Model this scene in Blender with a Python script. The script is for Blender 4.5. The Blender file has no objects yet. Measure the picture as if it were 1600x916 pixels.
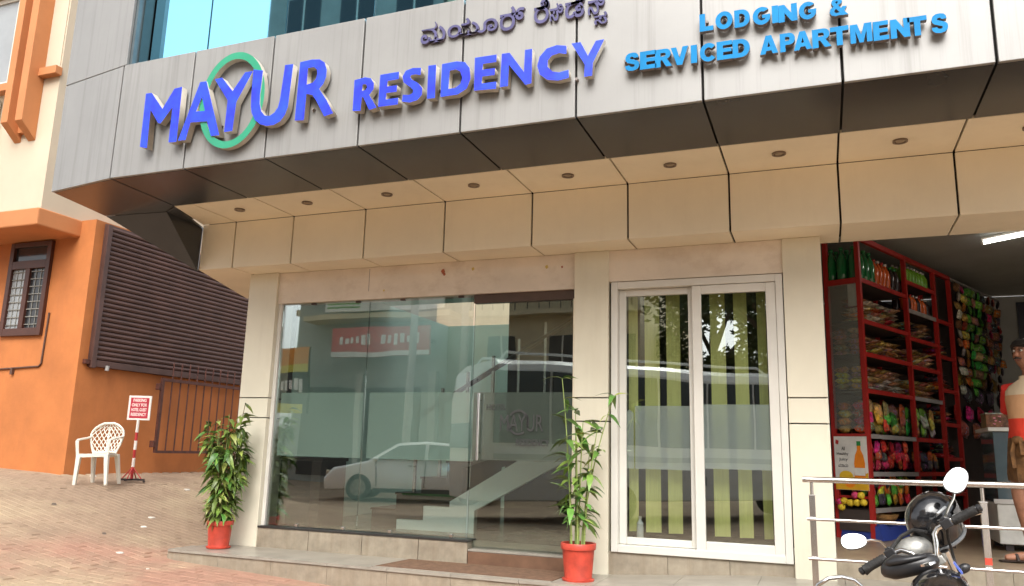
import bpy, bmesh, math, random
from mathutils import Vector, Matrix
R = random.Random(7)
SC = bpy.context.scene
COL = SC.collection
# ------------------------------------------------------------------ camera
cam_d = bpy.data.cameras.new('camera')
cam_d.sensor_width = 36.0; cam_d.lens = 27.97
cam_d.clip_start = 0.05; cam_d.clip_end = 900
cam = bpy.data.objects.new('camera', cam_d); COL.objects.link(cam)
CR = Vector((0.93288171, 0.35929095, 0.02533236)); CU = Vector((0.04690994, -0.19092981, 0.98048216)); CF = Vector((-0.35711507, 0.91348553, 0.19496924))
cam.matrix_world = Matrix(((CR.x, CU.x, -CF.x, 0), (CR.y, CU.y, -CF.y, 0), (CR.z, CU.z, -CF.z, 1.15), (0, 0, 0, 1)))
SC.camera = cam
# ------------------------------------------------------------------ sky, sun, exposure
SUN_EL, SUN_AZ = math.radians(47), math.radians(166)      # azimuth clockwise from +Y
w = bpy.data.worlds.new('World'); SC.world = w; w.use_nodes = True
nt = w.node_tree; bg = nt.nodes['Background']
sky = nt.nodes.new('ShaderNodeTexSky'); sky.sky_type = 'NISHITA'; sky.sun_disc = False
sky.sun_elevation = SUN_EL; sky.sun_rotation = SUN_AZ; sky.dust_density = 4.0; sky.air_density = 1.0
hs = nt.nodes.new('ShaderNodeHueSaturation'); hs.inputs['Saturation'].default_value = 0.22
nt.links.new(sky.outputs[0], hs.inputs['Color']); nt.links.new(hs.outputs[0], bg.inputs[0])
bg.inputs[1].default_value = 0.15
sd = bpy.data.lights.new('sun', 'SUN'); sd.energy = 1.4; sd.angle = math.radians(50); sd.color = (1.0, 0.96, 0.90)
sun = bpy.data.objects.new('sun', sd); COL.objects.link(sun)
sdir = Vector((math.sin(SUN_AZ) * math.cos(SUN_EL), math.cos(SUN_AZ) * math.cos(SUN_EL), math.sin(SUN_EL)))
sun.rotation_euler = sdir.to_track_quat('Z', 'Y').to_euler(); sun.location = (0, -6, 25)
vs = SC.view_settings
vs.view_transform = 'Standard'; vs.look = 'None'; vs.gamma = 1.0; vs.exposure = 1.26; vs.use_curve_mapping = False
SC.cycles.max_bounces = 8; SC.cycles.transparent_max_bounces = 16; SC.cycles.caustics_reflective = False; SC.cycles.caustics_refractive = False
SC.cycles.use_denoising = True
# ------------------------------------------------------------------ materials
def lin(c): return tuple((x / 12.92 if x <= 0.04045 else ((x + 0.055) / 1.055) ** 2.4) for x in c)
MATS = {}
def mat(name, col, rough=0.6, metal=0.0, var=0.12, scale=6.0, bump=0.0, bscale=40.0, stretch=(1, 1, 1), rand=0.0, huer=0.0, emit=None, coat=0.0, spec=0.5, sheen=0, dark=None):
    """colour with large soft variation, optional fine bump, optional per-object colour variation"""
    m = bpy.data.materials.new(name); m.use_nodes = True; MATS[name] = m
    t = m.node_tree; N = t.nodes; L = t.links; b = N['Principled BSDF']
    b.inputs['Roughness'].default_value = rough; b.inputs['Metallic'].default_value = metal
    b.inputs['Specular IOR Level'].default_value = spec
    b.inputs['Coat Weight'].default_value = coat
    g = N.new('ShaderNodeNewGeometry'); mp = N.new('ShaderNodeMapping'); mp.inputs['Scale'].default_value = stretch
    L.new(g.outputs['Position'], mp.inputs[0])
    n = N.new('ShaderNodeTexNoise'); n.inputs['Scale'].default_value = scale; n.inputs['Detail'].default_value = 6; n.inputs['Roughness'].default_value = 0.62
    L.new(mp.outputs[0], n.inputs['Vector'])
    mx = N.new('ShaderNodeMix'); mx.data_type = 'RGBA'
    d = dark if dark else tuple(c * (1 - var * 1.6) for c in col); u = tuple(min(1, c * (1 + var)) for c in col)
    mx.inputs[6].default_value = (*d, 1); mx.inputs[7].default_value = (*u, 1)
    rp = N.new('ShaderNodeMapRange'); rp.inputs[1].default_value = 0.3; rp.inputs[2].default_value = 0.7
    L.new(n.outputs[0], rp.inputs[0]); L.new(rp.outputs[0], mx.inputs[0])
    out = mx.outputs[2]
    if rand or huer:
        oi = N.new('ShaderNodeObjectInfo'); h = N.new('ShaderNodeHueSaturation')
        a = N.new('ShaderNodeMapRange'); a.inputs[3].default_value = 1 - rand; a.inputs[4].default_value = 1 + rand
        L.new(oi.outputs['Random'], a.inputs[0]); L.new(a.outputs[0], h.inputs['Value'])
        if huer:
            wn = N.new('ShaderNodeTexWhiteNoise'); wn.noise_dimensions = '1D'; L.new(oi.outputs['Random'], wn.inputs['W'])
            a2 = N.new('ShaderNodeMapRange'); a2.inputs[3].default_value = 0.5 - huer; a2.inputs[4].default_value = 0.5 + huer
            L.new(wn.outputs['Value'], a2.inputs[0]); L.new(a2.outputs[0], h.inputs['Hue'])
        L.new(out, h.inputs['Color']); out = h.outputs[0]
    L.new(out, b.inputs['Base Color'])
    if bump:
        n2 = N.new('ShaderNodeTexNoise'); n2.inputs['Scale'].default_value = bscale; n2.inputs['Detail'].default_value = 5
        L.new(mp.outputs[0], n2.inputs['Vector'])
        bp = N.new('ShaderNodeBump'); bp.inputs['Strength'].default_value = bump; bp.inputs['Distance'].default_value = 0.01
        L.new(n2.outputs[0], bp.inputs['Height']); L.new(bp.outputs[0], b.inputs['Normal'])
    if emit:
        b.inputs['Emission Color'].default_value = (*emit[0], 1); b.inputs['Emission Strength'].default_value = emit[1]
    return m
def streaks(m, amount=0.35, sx=9.0, sz=0.5, lo=0.52, hi=0.72, tint=(0.25, 0.24, 0.22)):
    """rain streaks: thin vertical stains mixed into the base colour"""
    t = m.node_tree; N = t.nodes; L = t.links; b = N['Principled BSDF']
    src = b.inputs['Base Color'].links[0].from_socket
    g = N.new('ShaderNodeNewGeometry'); mp = N.new('ShaderNodeMapping'); mp.inputs['Scale'].default_value = (sx, sx, sz)
    L.new(g.outputs['Position'], mp.inputs[0])
    n = N.new('ShaderNodeTexNoise'); n.inputs['Scale'].default_value = 1.6; n.inputs['Detail'].default_value = 7; n.inputs['Roughness'].default_value = 0.7
    L.new(mp.outputs[0], n.inputs['Vector'])
    r = N.new('ShaderNodeMapRange'); r.inputs[1].default_value = lo; r.inputs[2].default_value = hi; r.inputs[4].default_value = amount
    L.new(n.outputs[0], r.inputs[0])
    mx = N.new('ShaderNodeMix'); mx.data_type = 'RGBA'; mx.inputs[7].default_value = (*tint, 1)
    L.new(r.outputs[0], mx.inputs[0]); L.new(src, mx.inputs[6]); L.new(mx.outputs[2], b.inputs['Base Color'])
    return m
def glass(name, tint, refl=0.12, rough=0.0, edge=0.9):
    m = bpy.data.materials.new(name); m.use_nodes = True; MATS[name] = m
    t = m.node_tree; N = t.nodes; L = t.links; N.remove(N['Principled BSDF'])
    tr = N.new('ShaderNodeBsdfTransparent'); tr.inputs[0].default_value = (*tint, 1)
    gl = N.new('ShaderNodeBsdfGlossy'); gl.inputs['Roughness'].default_value = rough; gl.inputs[0].default_value = (0.95, 1.0, 0.98, 1)
    fr = N.new('ShaderNodeLayerWeight'); fr.inputs[0].default_value = 0.35
    rg = N.new('ShaderNodeMapRange'); rg.inputs[3].default_value = refl; rg.inputs[4].default_value = edge
    L.new(fr.outputs['Fresnel'], rg.inputs[0])
    # faint waviness of the sheet
    nz = N.new('ShaderNodeTexNoise'); nz.inputs['Scale'].default_value = 1.3; nz.inputs['Detail'].default_value = 1
    g = N.new('ShaderNodeNewGeometry'); L.new(g.outputs['Position'], nz.inputs['Vector'])
    bp = N.new('ShaderNodeBump'); bp.inputs['Strength'].default_value = 0.05; bp.inputs['Distance'].default_value = 0.03
    L.new(nz.outputs[0], bp.inputs['Height']); L.new(bp.outputs[0], gl.inputs['Normal'])
    mx = N.new('ShaderNodeMixShader'); L.new(rg.outputs[0], mx.inputs[0]); L.new(tr.outputs[0], mx.inputs[1]); L.new(gl.outputs[0], mx.inputs[2])
    L.new(mx.outputs[0], N['Material Output'].inputs[0])
    return m
def frosted(name, col, alpha):
    m = bpy.data.materials.new(name); m.use_nodes = True; MATS[name] = m
    t = m.node_tree; N = t.nodes; L = t.links; N.remove(N['Principled BSDF'])
    df = N.new('ShaderNodeBsdfDiffuse'); df.inputs[0].default_value = (*col, 1)
    tl = N.new('ShaderNodeBsdfTranslucent'); tl.inputs[0].default_value = (*col, 1)
    ad = N.new('ShaderNodeMixShader'); ad.inputs[0].default_value = 0.12
    L.new(df.outputs[0], ad.inputs[1]); L.new(tl.outputs[0], ad.inputs[2])
    tr = N.new('ShaderNodeBsdfTransparent'); mx = N.new('ShaderNodeMixShader'); mx.inputs[0].default_value = alpha
    L.new(tr.outputs[0], mx.inputs[1]); L.new(ad.outputs[0], mx.inputs[2]); L.new(mx.outputs[0], N['Material Output'].inputs[0])
    return m
# ------------------------------------------------------------------ mesh helper
class G:
    def __init__(s): s.v = []; s.f = []; s.m = []
    def add(s, vs, fs, mi=0):
        o = len(s.v); s.v += [Vector(p) for p in vs]
        for f in fs: s.f.append(tuple(i + o for i in f)); s.m.append(mi)
        return s
    def box(s, x0, x1, y0, y1, z0, z1, mi=0):
        return s.add([(x0, y0, z0), (x1, y0, z0), (x1, y1, z0), (x0, y1, z0), (x0, y0, z1), (x1, y0, z1), (x1, y1, z1), (x0, y1, z1)],
                     [(0, 3, 2, 1), (4, 5, 6, 7), (0, 1, 5, 4), (1, 2, 6, 5), (2, 3, 7, 6), (3, 0, 4, 7)], mi)
    def obox(s, c, a, b, d, mi=0):
        c, a, b, d = Vector(c), Vector(a), Vector(b), Vector(d)
        P = [c + a * i + b * j + d * k for k in (-1, 1) for (i, j) in ((-1, -1), (1, -1), (1, 1), (-1, 1))]
        F = [(0, 3, 2, 1), (4, 5, 6, 7), (0, 1, 5, 4), (1, 2, 6, 5), (2, 3, 7, 6), (3, 0, 4, 7)]
        if a.cross(b).dot(d) < 0: F = [f[::-1] for f in F]
        return s.add(P, F, mi)
    def prism(s, pts, vec, mi=0):
        pts = [Vector(p) for p in pts]; vec = Vector(vec); n = len(pts)
        nn = Vector((0, 0, 0))
        for i in range(n): nn += (pts[i] - pts[0]).cross(pts[(i + 1) % n] - pts[0])
        if nn.dot(vec) > 0: pts = pts[::-1]
        return s.add(pts + [p + vec for p in pts], [tuple(range(n)), tuple(range(2 * n - 1, n - 1, -1))] + [(i, i + n, (i + 1) % n + n, (i + 1) % n) for i in range(n)], mi)
    def rings(s, rs, cap=True, mi=0, closed=False):
        n = len(rs[0]); V = [p for r in rs for p in r]; F = []
        for k in range(len(rs) - 1):
            for i in range(n):
                j = (i + 1) % n; F.append((k * n + i, k * n + j, (k + 1) * n + j, (k + 1) * n + i))
        if closed:
            k = len(rs) - 1
            for i in range(n): F.append((k * n + i, k * n + (i + 1) % n, (i + 1) % n, i))
        elif cap: F += [tuple(range(n - 1, -1, -1)), tuple((len(rs) - 1) * n + i for i in range(n))]
        return s.add(V, F, mi)
    def tube(s, path, r, n=8, closed=False, mi=0, flat=1.0):
        path = [Vector(p) for p in path]; rr = r if isinstance(r, (list, tuple)) else [r] * len(path)
        out = []; ref = None
        for i, p in enumerate(path):
            if closed: d = path[(i + 1) % len(path)] - path[i - 1]
            else: d = path[min(i + 1, len(path) - 1)] - path[max(i - 1, 0)]
            d.normalize()
            if ref is None: ref = d.orthogonal().normalized() if abs(d.z) > 0.9 else d.cross(Vector((0, 0, 1))).normalized()
            else: ref = (ref - d * ref.dot(d)).normalized()
            b = d.cross(ref)
            out.append([p + (ref * math.cos(2 * math.pi * k / n) + b * math.sin(2 * math.pi * k / n) * flat) * rr[i] for k in range(n)])
        return s.rings(out, True, mi, closed)
    def lathe(s, prof, c=(0, 0, 0), n=24, ax=None, mi=0):
        c = Vector(c); X, Y, Z = Vector((1, 0, 0)), Vector((0, 1, 0)), Vector((0, 0, 1))
        if ax is not None: Z = Vector(ax).normalized(); X = Z.orthogonal().normalized(); Y = Z.cross(X)
        return s.rings([[c + (X * math.cos(2 * math.pi * k / n) + Y * math.sin(2 * math.pi * k / n)) * r + Z * z for k in range(n)] for r, z in prof], True, mi)
    def ell(s, c, rx, ry, rz, nu=16, nv=10, M=None, mi=0):
        c = Vector(c); rs = []
        for j in range(1, nv):
            a = math.pi * j / nv - math.pi / 2; ring = []
            for k in range(nu):
                b = 2 * math.pi * k / nu
                q = Vector((rx * math.cos(a) * math.cos(b), ry * math.cos(a) * math.sin(b), rz * math.sin(a)))
                ring.append(c + (M @ q if M else q))
            rs.append(ring)
        return s.rings(rs, True, mi)
    def mesh(s, name, mats, smooth=False):
        me = bpy.data.meshes.new(name); me.from_pydata([tuple(p) for p in s.v], [], s.f)
        for m in (mats if isinstance(mats, (list, tuple)) else [mats]): me.materials.append(m if not isinstance(m, str) else MATS[m])
        if any(s.m): me.polygons.foreach_set('material_index', s.m)
        if smooth: me.polygons.foreach_set('use_smooth', [True] * len(me.polygons))
        me.update(); return me
    def build(s, name, mats, parent=None, smooth=False, bevel=0.0, local=False):
        if parent is not None and not local:
            o = parent.matrix_world.translation if False else root_loc(parent)
            s.v = [p - o for p in s.v]
        ob = bpy.data.objects.new(name, s.mesh(name, mats, smooth)); COL.objects.link(ob)
        if parent is not None: ob.parent = parent
        if bevel:
            b = ob.modifiers.new('bevel', 'BEVEL'); b.width = bevel; b.segments = 2; b.limit_method = 'ANGLE'; b.angle_limit = 0.7
        if smooth and smooth != 'full':
            try: ob.data.set_sharp_from_angle(angle=0.7)
            except Exception: pass
        return ob
def root_loc(o):
    t = Vector((0, 0, 0))
    while o is not None: t += o.location; o = o.parent
    return t
def tag(o, label=None, cat=None, group=None, kind=None):
    if label: o['label'] = label
    if cat: o['category'] = cat
    if group: o['group'] = group
    if kind: o['kind'] = kind
    return o
def thing(name, label, cat, loc=(0, 0, 0), group=None):
    o = bpy.data.objects.new(name, None); COL.objects.link(o); o.location = loc; o.empty_display_size = 0.2
    return tag(o, label, cat, group)
def inst(name, me, parent=None, loc=(0, 0, 0), rot=None, scale=None):
    o = bpy.data.objects.new(name, me); COL.objects.link(o)
    if parent is not None: o.parent = parent; o.location = Vector(loc) - root_loc(parent)
    else: o.location = loc
    if rot is not None: o.rotation_euler = rot
    if scale is not None: o.scale = scale
    return o
def struct(o): o['kind'] = 'structure'; return o
def outline_mesh(name, loops, depth, mats, n_front=0.5):
    """filled 2D outline (with holes) extruded into a solid; front faces get material 0, sides material 1"""
    cu = bpy.data.curves.new(name, 'CURVE'); cu.dimensions = '2D'; cu.fill_mode = 'BOTH'; cu.extrude = depth / 2
    for lp in loops:
        sp = cu.splines.new('POLY'); sp.points.add(len(lp) - 1); sp.use_cyclic_u = True
        for i, p in enumerate(lp): sp.points[i].co = (p[0], p[1], 0, 1)
    return curve_mesh(name, cu, mats)
def curve_mesh(name, cu, mats):
    ob = bpy.data.objects.new(name, cu); COL.objects.link(ob)
    dg = bpy.context.evaluated_depsgraph_get(); dg.update()
    me = bpy.data.meshes.new_from_object(ob.evaluated_get(dg)); me.name = name
    bpy.data.objects.remove(ob); bpy.data.curves.remove(cu)
    me.materials.clear()
    for m in mats: me.materials.append(MATS[m] if isinstance(m, str) else m)
    me.update()
    if len(mats) > 1:
        for p in me.polygons: p.material_index = 0 if p.normal.z > 0.5 else 1
    else:
        for p in me.polygons: p.material_index = 0
    return me
def text_mesh(name, body, size, depth, mats, offset=0.0):
    cu = bpy.data.curves.new(name, 'FONT'); cu.body = body; cu.size = size; cu.extrude = depth / 2; cu.offset = offset; cu.resolution_u = 6
    return curve_mesh(name, cu, mats)
def fit_mesh(me, x0, x1, z0, z1):
    xs = [v.co.x for v in me.vertices]; ys = [v.co.y for v in me.vertices]
    a, b, c, d = min(xs), max(xs), min(ys), max(ys)
    for v in me.vertices:
        v.co.x = x0 + (v.co.x - a) / max(b - a, 1e-6) * (x1 - x0); v.co.y = z0 + (v.co.y - c) / max(d - c, 1e-6) * (z1 - z0)
    me.update(); return me
UP = Matrix.Rotation(math.radians(90), 4, 'X')           # local XY -> world XZ, local +Z -> world -Y
def stand(me, y):
    """turn an outline drawn in XY upright in the XZ plane, front towards -Y, centred on y"""
    me.transform(UP); me.transform(Matrix.Translation((0, y, 0))); me.update(); return me
def smooth01(t): t = max(0.0, min(1.0, t)); return t * t * (3 - 2 * t)
GX = [(-60, 1.4), (-20, 1.0), (-13, .84), (-9.8, .71), (-8.6, .60), (-7.2, .30), (-5.9, .07), (-4, -.02), (0, -.16), (6, -.2), (60, -.2)]
def gz(x, y):
    for (a, za), (b, zb) in zip(GX, GX[1:]):
        if x <= b: h = za + (zb - za) * (x - a) / (b - a); break
    else: h = GX[-1][1]
    k = smooth01((y + 2.0) / 8.0)
    return h * k + (-0.12) * (1 - k)
def project(p):
    q = Vector(p) - Vector((0, 0, 1.15)); d = q.dot(CF)
    if d < 0.1: return None
    return (800 + 1243.19 * q.dot(CR) / d, 458 - 1243.19 * q.dot(CU) / d, d)
MAYUR = {'M': [[(-5.432, 4.159), (-5.365, 4.156), (-5.221, 3.987), (-5.111, 4.158), (-5.026, 4.163), (-5.021, 3.66), (-5.108, 3.664), (-5.109, 3.986), (-5.224, 3.852), (-5.253, 3.862), (-5.356, 3.996), (-5.344, 3.64), (-5.426, 3.662)]], 'A': [[(-4.832, 4.178), (-4.764, 4.174), (-4.567, 3.663), (-4.656, 3.667), (-4.712, 3.806), (-4.891, 3.818), (-4.924, 3.665), (-5.008, 3.668)], [(-4.795, 4.038), (-4.749, 3.904), (-4.845, 3.91)]], 'Y': [[(-4.677, 4.18), (-4.6, 4.183), (-4.476, 4.043), (-4.362, 4.194), (-4.283, 4.193), (-4.425, 3.938), (-4.437, 3.686), (-4.521, 3.685), (-4.517, 3.966)]], 'U': [[(-4.28, 4.207), (-4.181, 4.182), (-4.19, 3.968), (-4.184, 3.886), (-4.161, 3.819), (-4.122, 3.777), (-4.075, 3.767), (-4.028, 3.79), (-3.997, 3.831), (-3.984, 3.892), (-3.962, 4.196), (-3.882, 4.192), (-3.9, 3.823), (-3.922, 3.758), (-3.966, 3.707), (-4.028, 3.684), (-4.092, 3.684), (-4.16, 3.708), (-4.217, 3.752), (-4.257, 3.821), (-4.27, 3.875), (-4.277, 3.981)]], 'R': [[(-3.816, 4.198), (-3.707, 4.203), (-3.631, 4.193), (-3.58, 4.157), (-3.555, 4.09), (-3.557, 4.028), (-3.577, 3.974), (-3.614, 3.936), (-3.535, 3.828), (-3.465, 3.709), (-3.546, 3.694), (-3.627, 3.83), (-3.673, 3.893), (-3.731, 3.91), (-3.735, 3.688), (-3.822, 3.695)], [(-3.736, 4.134), (-3.682, 4.135), (-3.651, 4.111), (-3.641, 4.075), (-3.649, 4.031), (-3.679, 3.998), (-3.736, 3.99)]]}
RESID = {'R': [[(-3.285, 3.958), (-3.192, 3.967), (-3.139, 3.951), (-3.109, 3.906), (-3.108, 3.857), (-3.144, 3.813), (-3.071, 3.7), (-3.135, 3.689), (-3.197, 3.803), (-3.208, 3.805), (-3.213, 3.694), (-3.283, 3.701)], [(-3.209, 3.91), (-3.177, 3.908), (-3.167, 3.882), (-3.179, 3.859), (-3.21, 3.855)]], 'E': [[(-3.056, 3.967), (-2.892, 3.967), (-2.893, 3.907), (-2.988, 3.907), (-2.99, 3.86), (-2.903, 3.858), (-2.904, 3.805), (-2.993, 3.808), (-2.995, 3.755), (-2.886, 3.754), (-2.888, 3.7), (-3.058, 3.703)]], 'S': [[(-2.705, 3.97), (-2.774, 3.98), (-2.834, 3.967), (-2.86, 3.923), (-2.847, 3.873), (-2.792, 3.829), (-2.761, 3.797), (-2.766, 3.772), (-2.797, 3.763), (-2.849, 3.772), (-2.853, 3.719), (-2.787, 3.702), (-2.724, 3.712), (-2.688, 3.747), (-2.685, 3.801), (-2.725, 3.85), (-2.775, 3.882), (-2.796, 3.909), (-2.786, 3.924), (-2.75, 3.925), (-2.707, 3.911)]], 'I': [[(-2.644, 3.978), (-2.579, 3.975), (-2.577, 3.709), (-2.642, 3.711)]], 'D': [[(-2.53, 3.973), (-2.41, 3.976), (-2.343, 3.959), (-2.303, 3.907), (-2.292, 3.821), (-2.319, 3.746), (-2.392, 3.71), (-2.531, 3.71)], [(-2.465, 3.911), (-2.414, 3.913), (-2.379, 3.89), (-2.36, 3.839), (-2.372, 3.79), (-2.412, 3.764), (-2.469, 3.764)]], 'E2': [[(-2.263, 3.981), (-2.09, 3.978), (-2.092, 3.92), (-2.197, 3.922), (-2.2, 3.876), (-2.1, 3.873), (-2.102, 3.819), (-2.2, 3.823), (-2.202, 3.767), (-2.086, 3.765), (-2.088, 3.71), (-2.261, 3.722)]], 'N': [[(-2.05, 3.977), (-1.99, 3.976), (-1.875, 3.807), (-1.871, 3.978), (-1.816, 3.977), (-1.817, 3.713), (-1.862, 3.707), (-1.993, 3.883), (-1.996, 3.718), (-2.057, 3.719)]], 'C': [[(-1.561, 3.957), (-1.632, 3.975), (-1.707, 3.961), (-1.759, 3.906), (-1.776, 3.838), (-1.755, 3.77), (-1.699, 3.722), (-1.619, 3.703), (-1.541, 3.712), (-1.542, 3.772), (-1.61, 3.763), (-1.662, 3.778), (-1.698, 3.819), (-1.698, 3.869), (-1.667, 3.902), (-1.612, 3.911), (-1.56, 3.895)]], 'Y': [[(-1.524, 3.969), (-1.458, 3.968), (-1.404, 3.856), (-1.347, 3.96), (-1.288, 3.961), (-1.369, 3.797), (-1.373, 3.703), (-1.429, 3.703), (-1.426, 3.794)]]}
CYAN = [('L', -0.637, -0.558, 3.908, 4.034), ('O', -0.534, -0.434, 3.902, 4.027), ('D', -0.413, -0.325, 3.896, 4.02), ('G', -0.298, -0.196, 3.89, 4.013), ('I', -0.179, -0.15, 3.886, 4.008), ('N', -0.139, -0.036, 3.882, 4.003), ('G', -0.016, 0.08, 3.876, 3.996), ('&', 0.162, 0.261, 3.867, 3.985), ('S', -1.145, -1.048, 3.703, 3.834), ('E', -1.038, -0.938, 3.7, 3.831), ('R', -0.935, -0.834, 3.697, 3.827), ('V', -0.83, -0.724, 3.694, 3.824), ('I', -0.698, -0.667, 3.692, 3.821), ('C', -0.639, -0.542, 3.689, 3.818), ('E', -0.531, -0.44, 3.686, 3.815), ('D', -0.43, -0.332, 3.684, 3.812), ('A', -0.261, -0.161, 3.679, 3.807), ('P', -0.138, -0.057, 3.676, 3.803), ('A', -0.056, 0.041, 3.673, 3.8), ('R', 0.054, 0.152, 3.67, 3.797), ('T', 0.159, 0.257, 3.667, 3.794), ('M', 0.274, 0.387, 3.664, 3.79), ('E', 0.403, 0.48, 3.661, 3.787), ('N', 0.499, 0.595, 3.658, 3.783), ('T', 0.593, 0.688, 3.655, 3.781), ('S', 0.717, 0.802, 3.652, 3.777)]
KANN = [('ಮ', -2.754, -2.545, 4.198, 4.371), ('ಯೂ', -2.526, -2.115, 4.209, 4.352), ('ರ್', -2.097, -1.902, 4.188, 4.38), ('ರೆ', -1.828, -1.713, 4.199, 4.387), ('ಸಿ', -1.707, -1.607, 4.197, 4.339), ('ಡೆ', -1.591, -1.448, 4.196, 4.378), ('ನಿ', -1.422, -1.301, 4.191, 4.351), ('ಸ', -1.375, -1.282, 4.111, 4.205)]
# ------------------------------------------------------------------ material list
streaks(mat('grey cladding', (0.29, 0.288, 0.28), 0.46, 0.2, 0.06, 1.2), 0.42, 9.0, 0.22, 0.50, 0.70, (0.14, 0.135, 0.125))
mat('dark cladding', (0.062, 0.066, 0.072), 0.24, 0.3, 0.12, 1.5)
mat('seam', (0.012, 0.011, 0.010), 0.9)
streaks(mat('beige cladding', (0.86, 0.785, 0.615), 0.42, 0.0, 0.05, 1.0), 0.10, 3, 0.6, 0.5, 0.8, (0.35, 0.27, 0.17))
streaks(mat('cream column', (0.70, 0.66, 0.53), 0.38, 0.0, 0.05, 1.2), 0.16, 4, 0.4, 0.5, 0.8, (0.38, 0.30, 0.19))
streaks(mat('lintel paint', (0.72, 0.64, 0.54), 0.7, 0.0, 0.07, 2.0), 0.4, 2.0, 3.0, 0.50, 0.72, (0.40, 0.30, 0.22))
streaks(mat('granite tile', (0.31, 0.265, 0.20), 0.45, 0.0, 0.16, 9.0, 0.05, 120), 0.45, 9, 0.5, 0.46, 0.72, (0.20, 0.145, 0.09))
mat('granite top', (0.31, 0.285, 0.24), 0.32, 0.0, 0.14, 5.0)
mat('brown step', (0.16, 0.085, 0.05), 0.5, 0, 0.2, 6)
mat('mat fibre', (0.17, 0.095, 0.055), 0.95, 0, 0.25, 18, 0.4, 260)
mat('white upvc', (0.66, 0.645, 0.59), 0.3, 0, 0.05, 2.0)
mat('aluminium', (0.55, 0.54, 0.52), 0.35, 0.7, 0.05, 3)
mat('dark rail', (0.03, 0.028, 0.026), 0.4)
mat('steel', (0.62, 0.61, 0.60), 0.22, 1.0, 0.05, 5)
mat('transom', (0.075, 0.045, 0.032), 0.5)
glass('shop glass', (0.93, 0.972, 0.95), 0.15, edge=.7)
glass('door glass', (0.90, 0.95, 0.92), 0.11, edge=.7)
glass('window glass', (0.95, 0.97, 0.95), 0.16, edge=.6)
frosted('frost film', (0.80, 0.98, 0.90), 0.38)
frosted('frost door film', (0.36, 0.37, 0.34), 0.5)
frosted('frost window film', (0.84, 0.92, 0.93), 0.44)
mat('curtain glass', (0.30, 0.70, 0.92), 0.02, 1.0, 0.03, 0.6)
mat('mullion', (0.03, 0.05, 0.055), 0.4, 0.3)
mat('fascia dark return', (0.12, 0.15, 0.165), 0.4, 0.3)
mat('down light', (0.20, 0.15, 0.11), 0.35, 0.5)
mat('down light glass', (0.30, 0.24, 0.17), 0.15)
mat('lobby wall', (0.58, 0.76, 0.67), 0.7, 0, 0.04, 1.5)
mat('lobby floor', (0.24, 0.23, 0.19), 0.25, 0, 0.1, 3)
mat('stair white', (0.72, 0.80, 0.76), 0.6, 0, 0.03, 2)
mat('stair tread', (0.05, 0.048, 0.045), 0.3)
mat('dark wood', (0.03, 0.02, 0.016), 0.4)
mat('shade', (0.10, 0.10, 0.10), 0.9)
mat('blind', (0.70, 0.73, 0.27), 0.75, 0, 0.10, 5, stretch=(30, 30, 0.6))
mat('letter blue', (0.024, 0.070, 0.66), 0.45, 0, 0.2, 7, dark=(0.026, 0.036, 0.56), spec=.3)
mat('letter side', (0.52, 0.48, 0.41), 0.5, 0.1, 0.12, 6)
mat('ring green', (0.028, 0.29, 0.165), 0.3, 0, 0.08, 5)
mat('letter cyan', (0.006, 0.20, 0.47), 0.55, 0, 0.10, 6, spec=.15)
mat('letter side dark', (0.21, 0.18, 0.17), 0.5, 0, 0.1, 6)
mat('letter violet', (0.10, 0.095, 0.20), 0.6, 0, 0.15, 9, spec=.15)
mat('letter violet side', (0.13, 0.11, 0.15), 0.5)
mat('print dark', (0.05, 0.05, 0.05), 0.6)
mat('render wall', (0.55, 0.53, 0.48), 0.8, 0, 0.1, 2)
mat('stain red', (0.35, 0.10, 0.05), 0.8); mat('stain yellow', (0.55, 0.42, 0.12), 0.8)
mat('bottle clear', (0.7, 0.75, 0.75), 0.1)
# ------------------------------------------------------------------ the hotel
YF, YS, YB, YC = 4.997, 5.833, 6.469, 6.80
ZF, ZB, ZT = 3.447, 2.95, 4.535
XF = [-6.56, -5.836, -5.002, -4.158, -3.278, -2.402, -1.511, -.638, .214, 1.046, 1.93, 2.80, 3.70]
XB = [-5.668, -4.939, -4.094, -3.230, -2.356, -1.481, -.633, .202, 1.014, 1.86, 2.72, 3.60]
hotel = thing('hotel_building', 'grey and beige panelled hotel front with glass shopfront, overhanging fascia and columns', 'building', (-2, 6.8, .15))
g = G()                                                     # solid structure behind the cladding
g.box(-5.86, 3.7, YF + .032, YF + .06, ZF + .03, ZT - .03)
g.box(-5.95, 3.7, YF + .06, 7.0, ZF + .03, ZF + .16)
g.prism([(-6.70, 5.18, ZF + .03), (-6.86, 5.9, ZF + .03), (-6.0, 6.4, ZF + .03), (-5.96, 5.08, ZF + .03)], (0, 0, .9))
g.build('canopy_core', 'seam', hotel)
G().box(-6.05, 3.7, 6.50, 6.98, ZB + .03, ZF + .028).build('beam_core', 'seam', hotel)
gp = 0.008
for i in range(len(XF) - 1):
    a, b = XF[i] + (gp if i else 0), XF[i + 1] - gp
    g = G(); z1 = ZT - (.006 if i == 0 else 0)
    if i == 0: g.prism([(-6.716, 5.131, ZF), (b, YF + .002, ZF), (b, YF + .002, z1), (-6.725, 5.132, z1 - .006)], (0, .03, 0))
    else: g.box(a, b, YF, YF + .03, ZF, z1)
    if i: g.box(a, b, YF + .03, 5.19, z1 - .02, z1)
    g.build('fascia_panel', 'grey cladding', hotel, bevel=.004)
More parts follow.
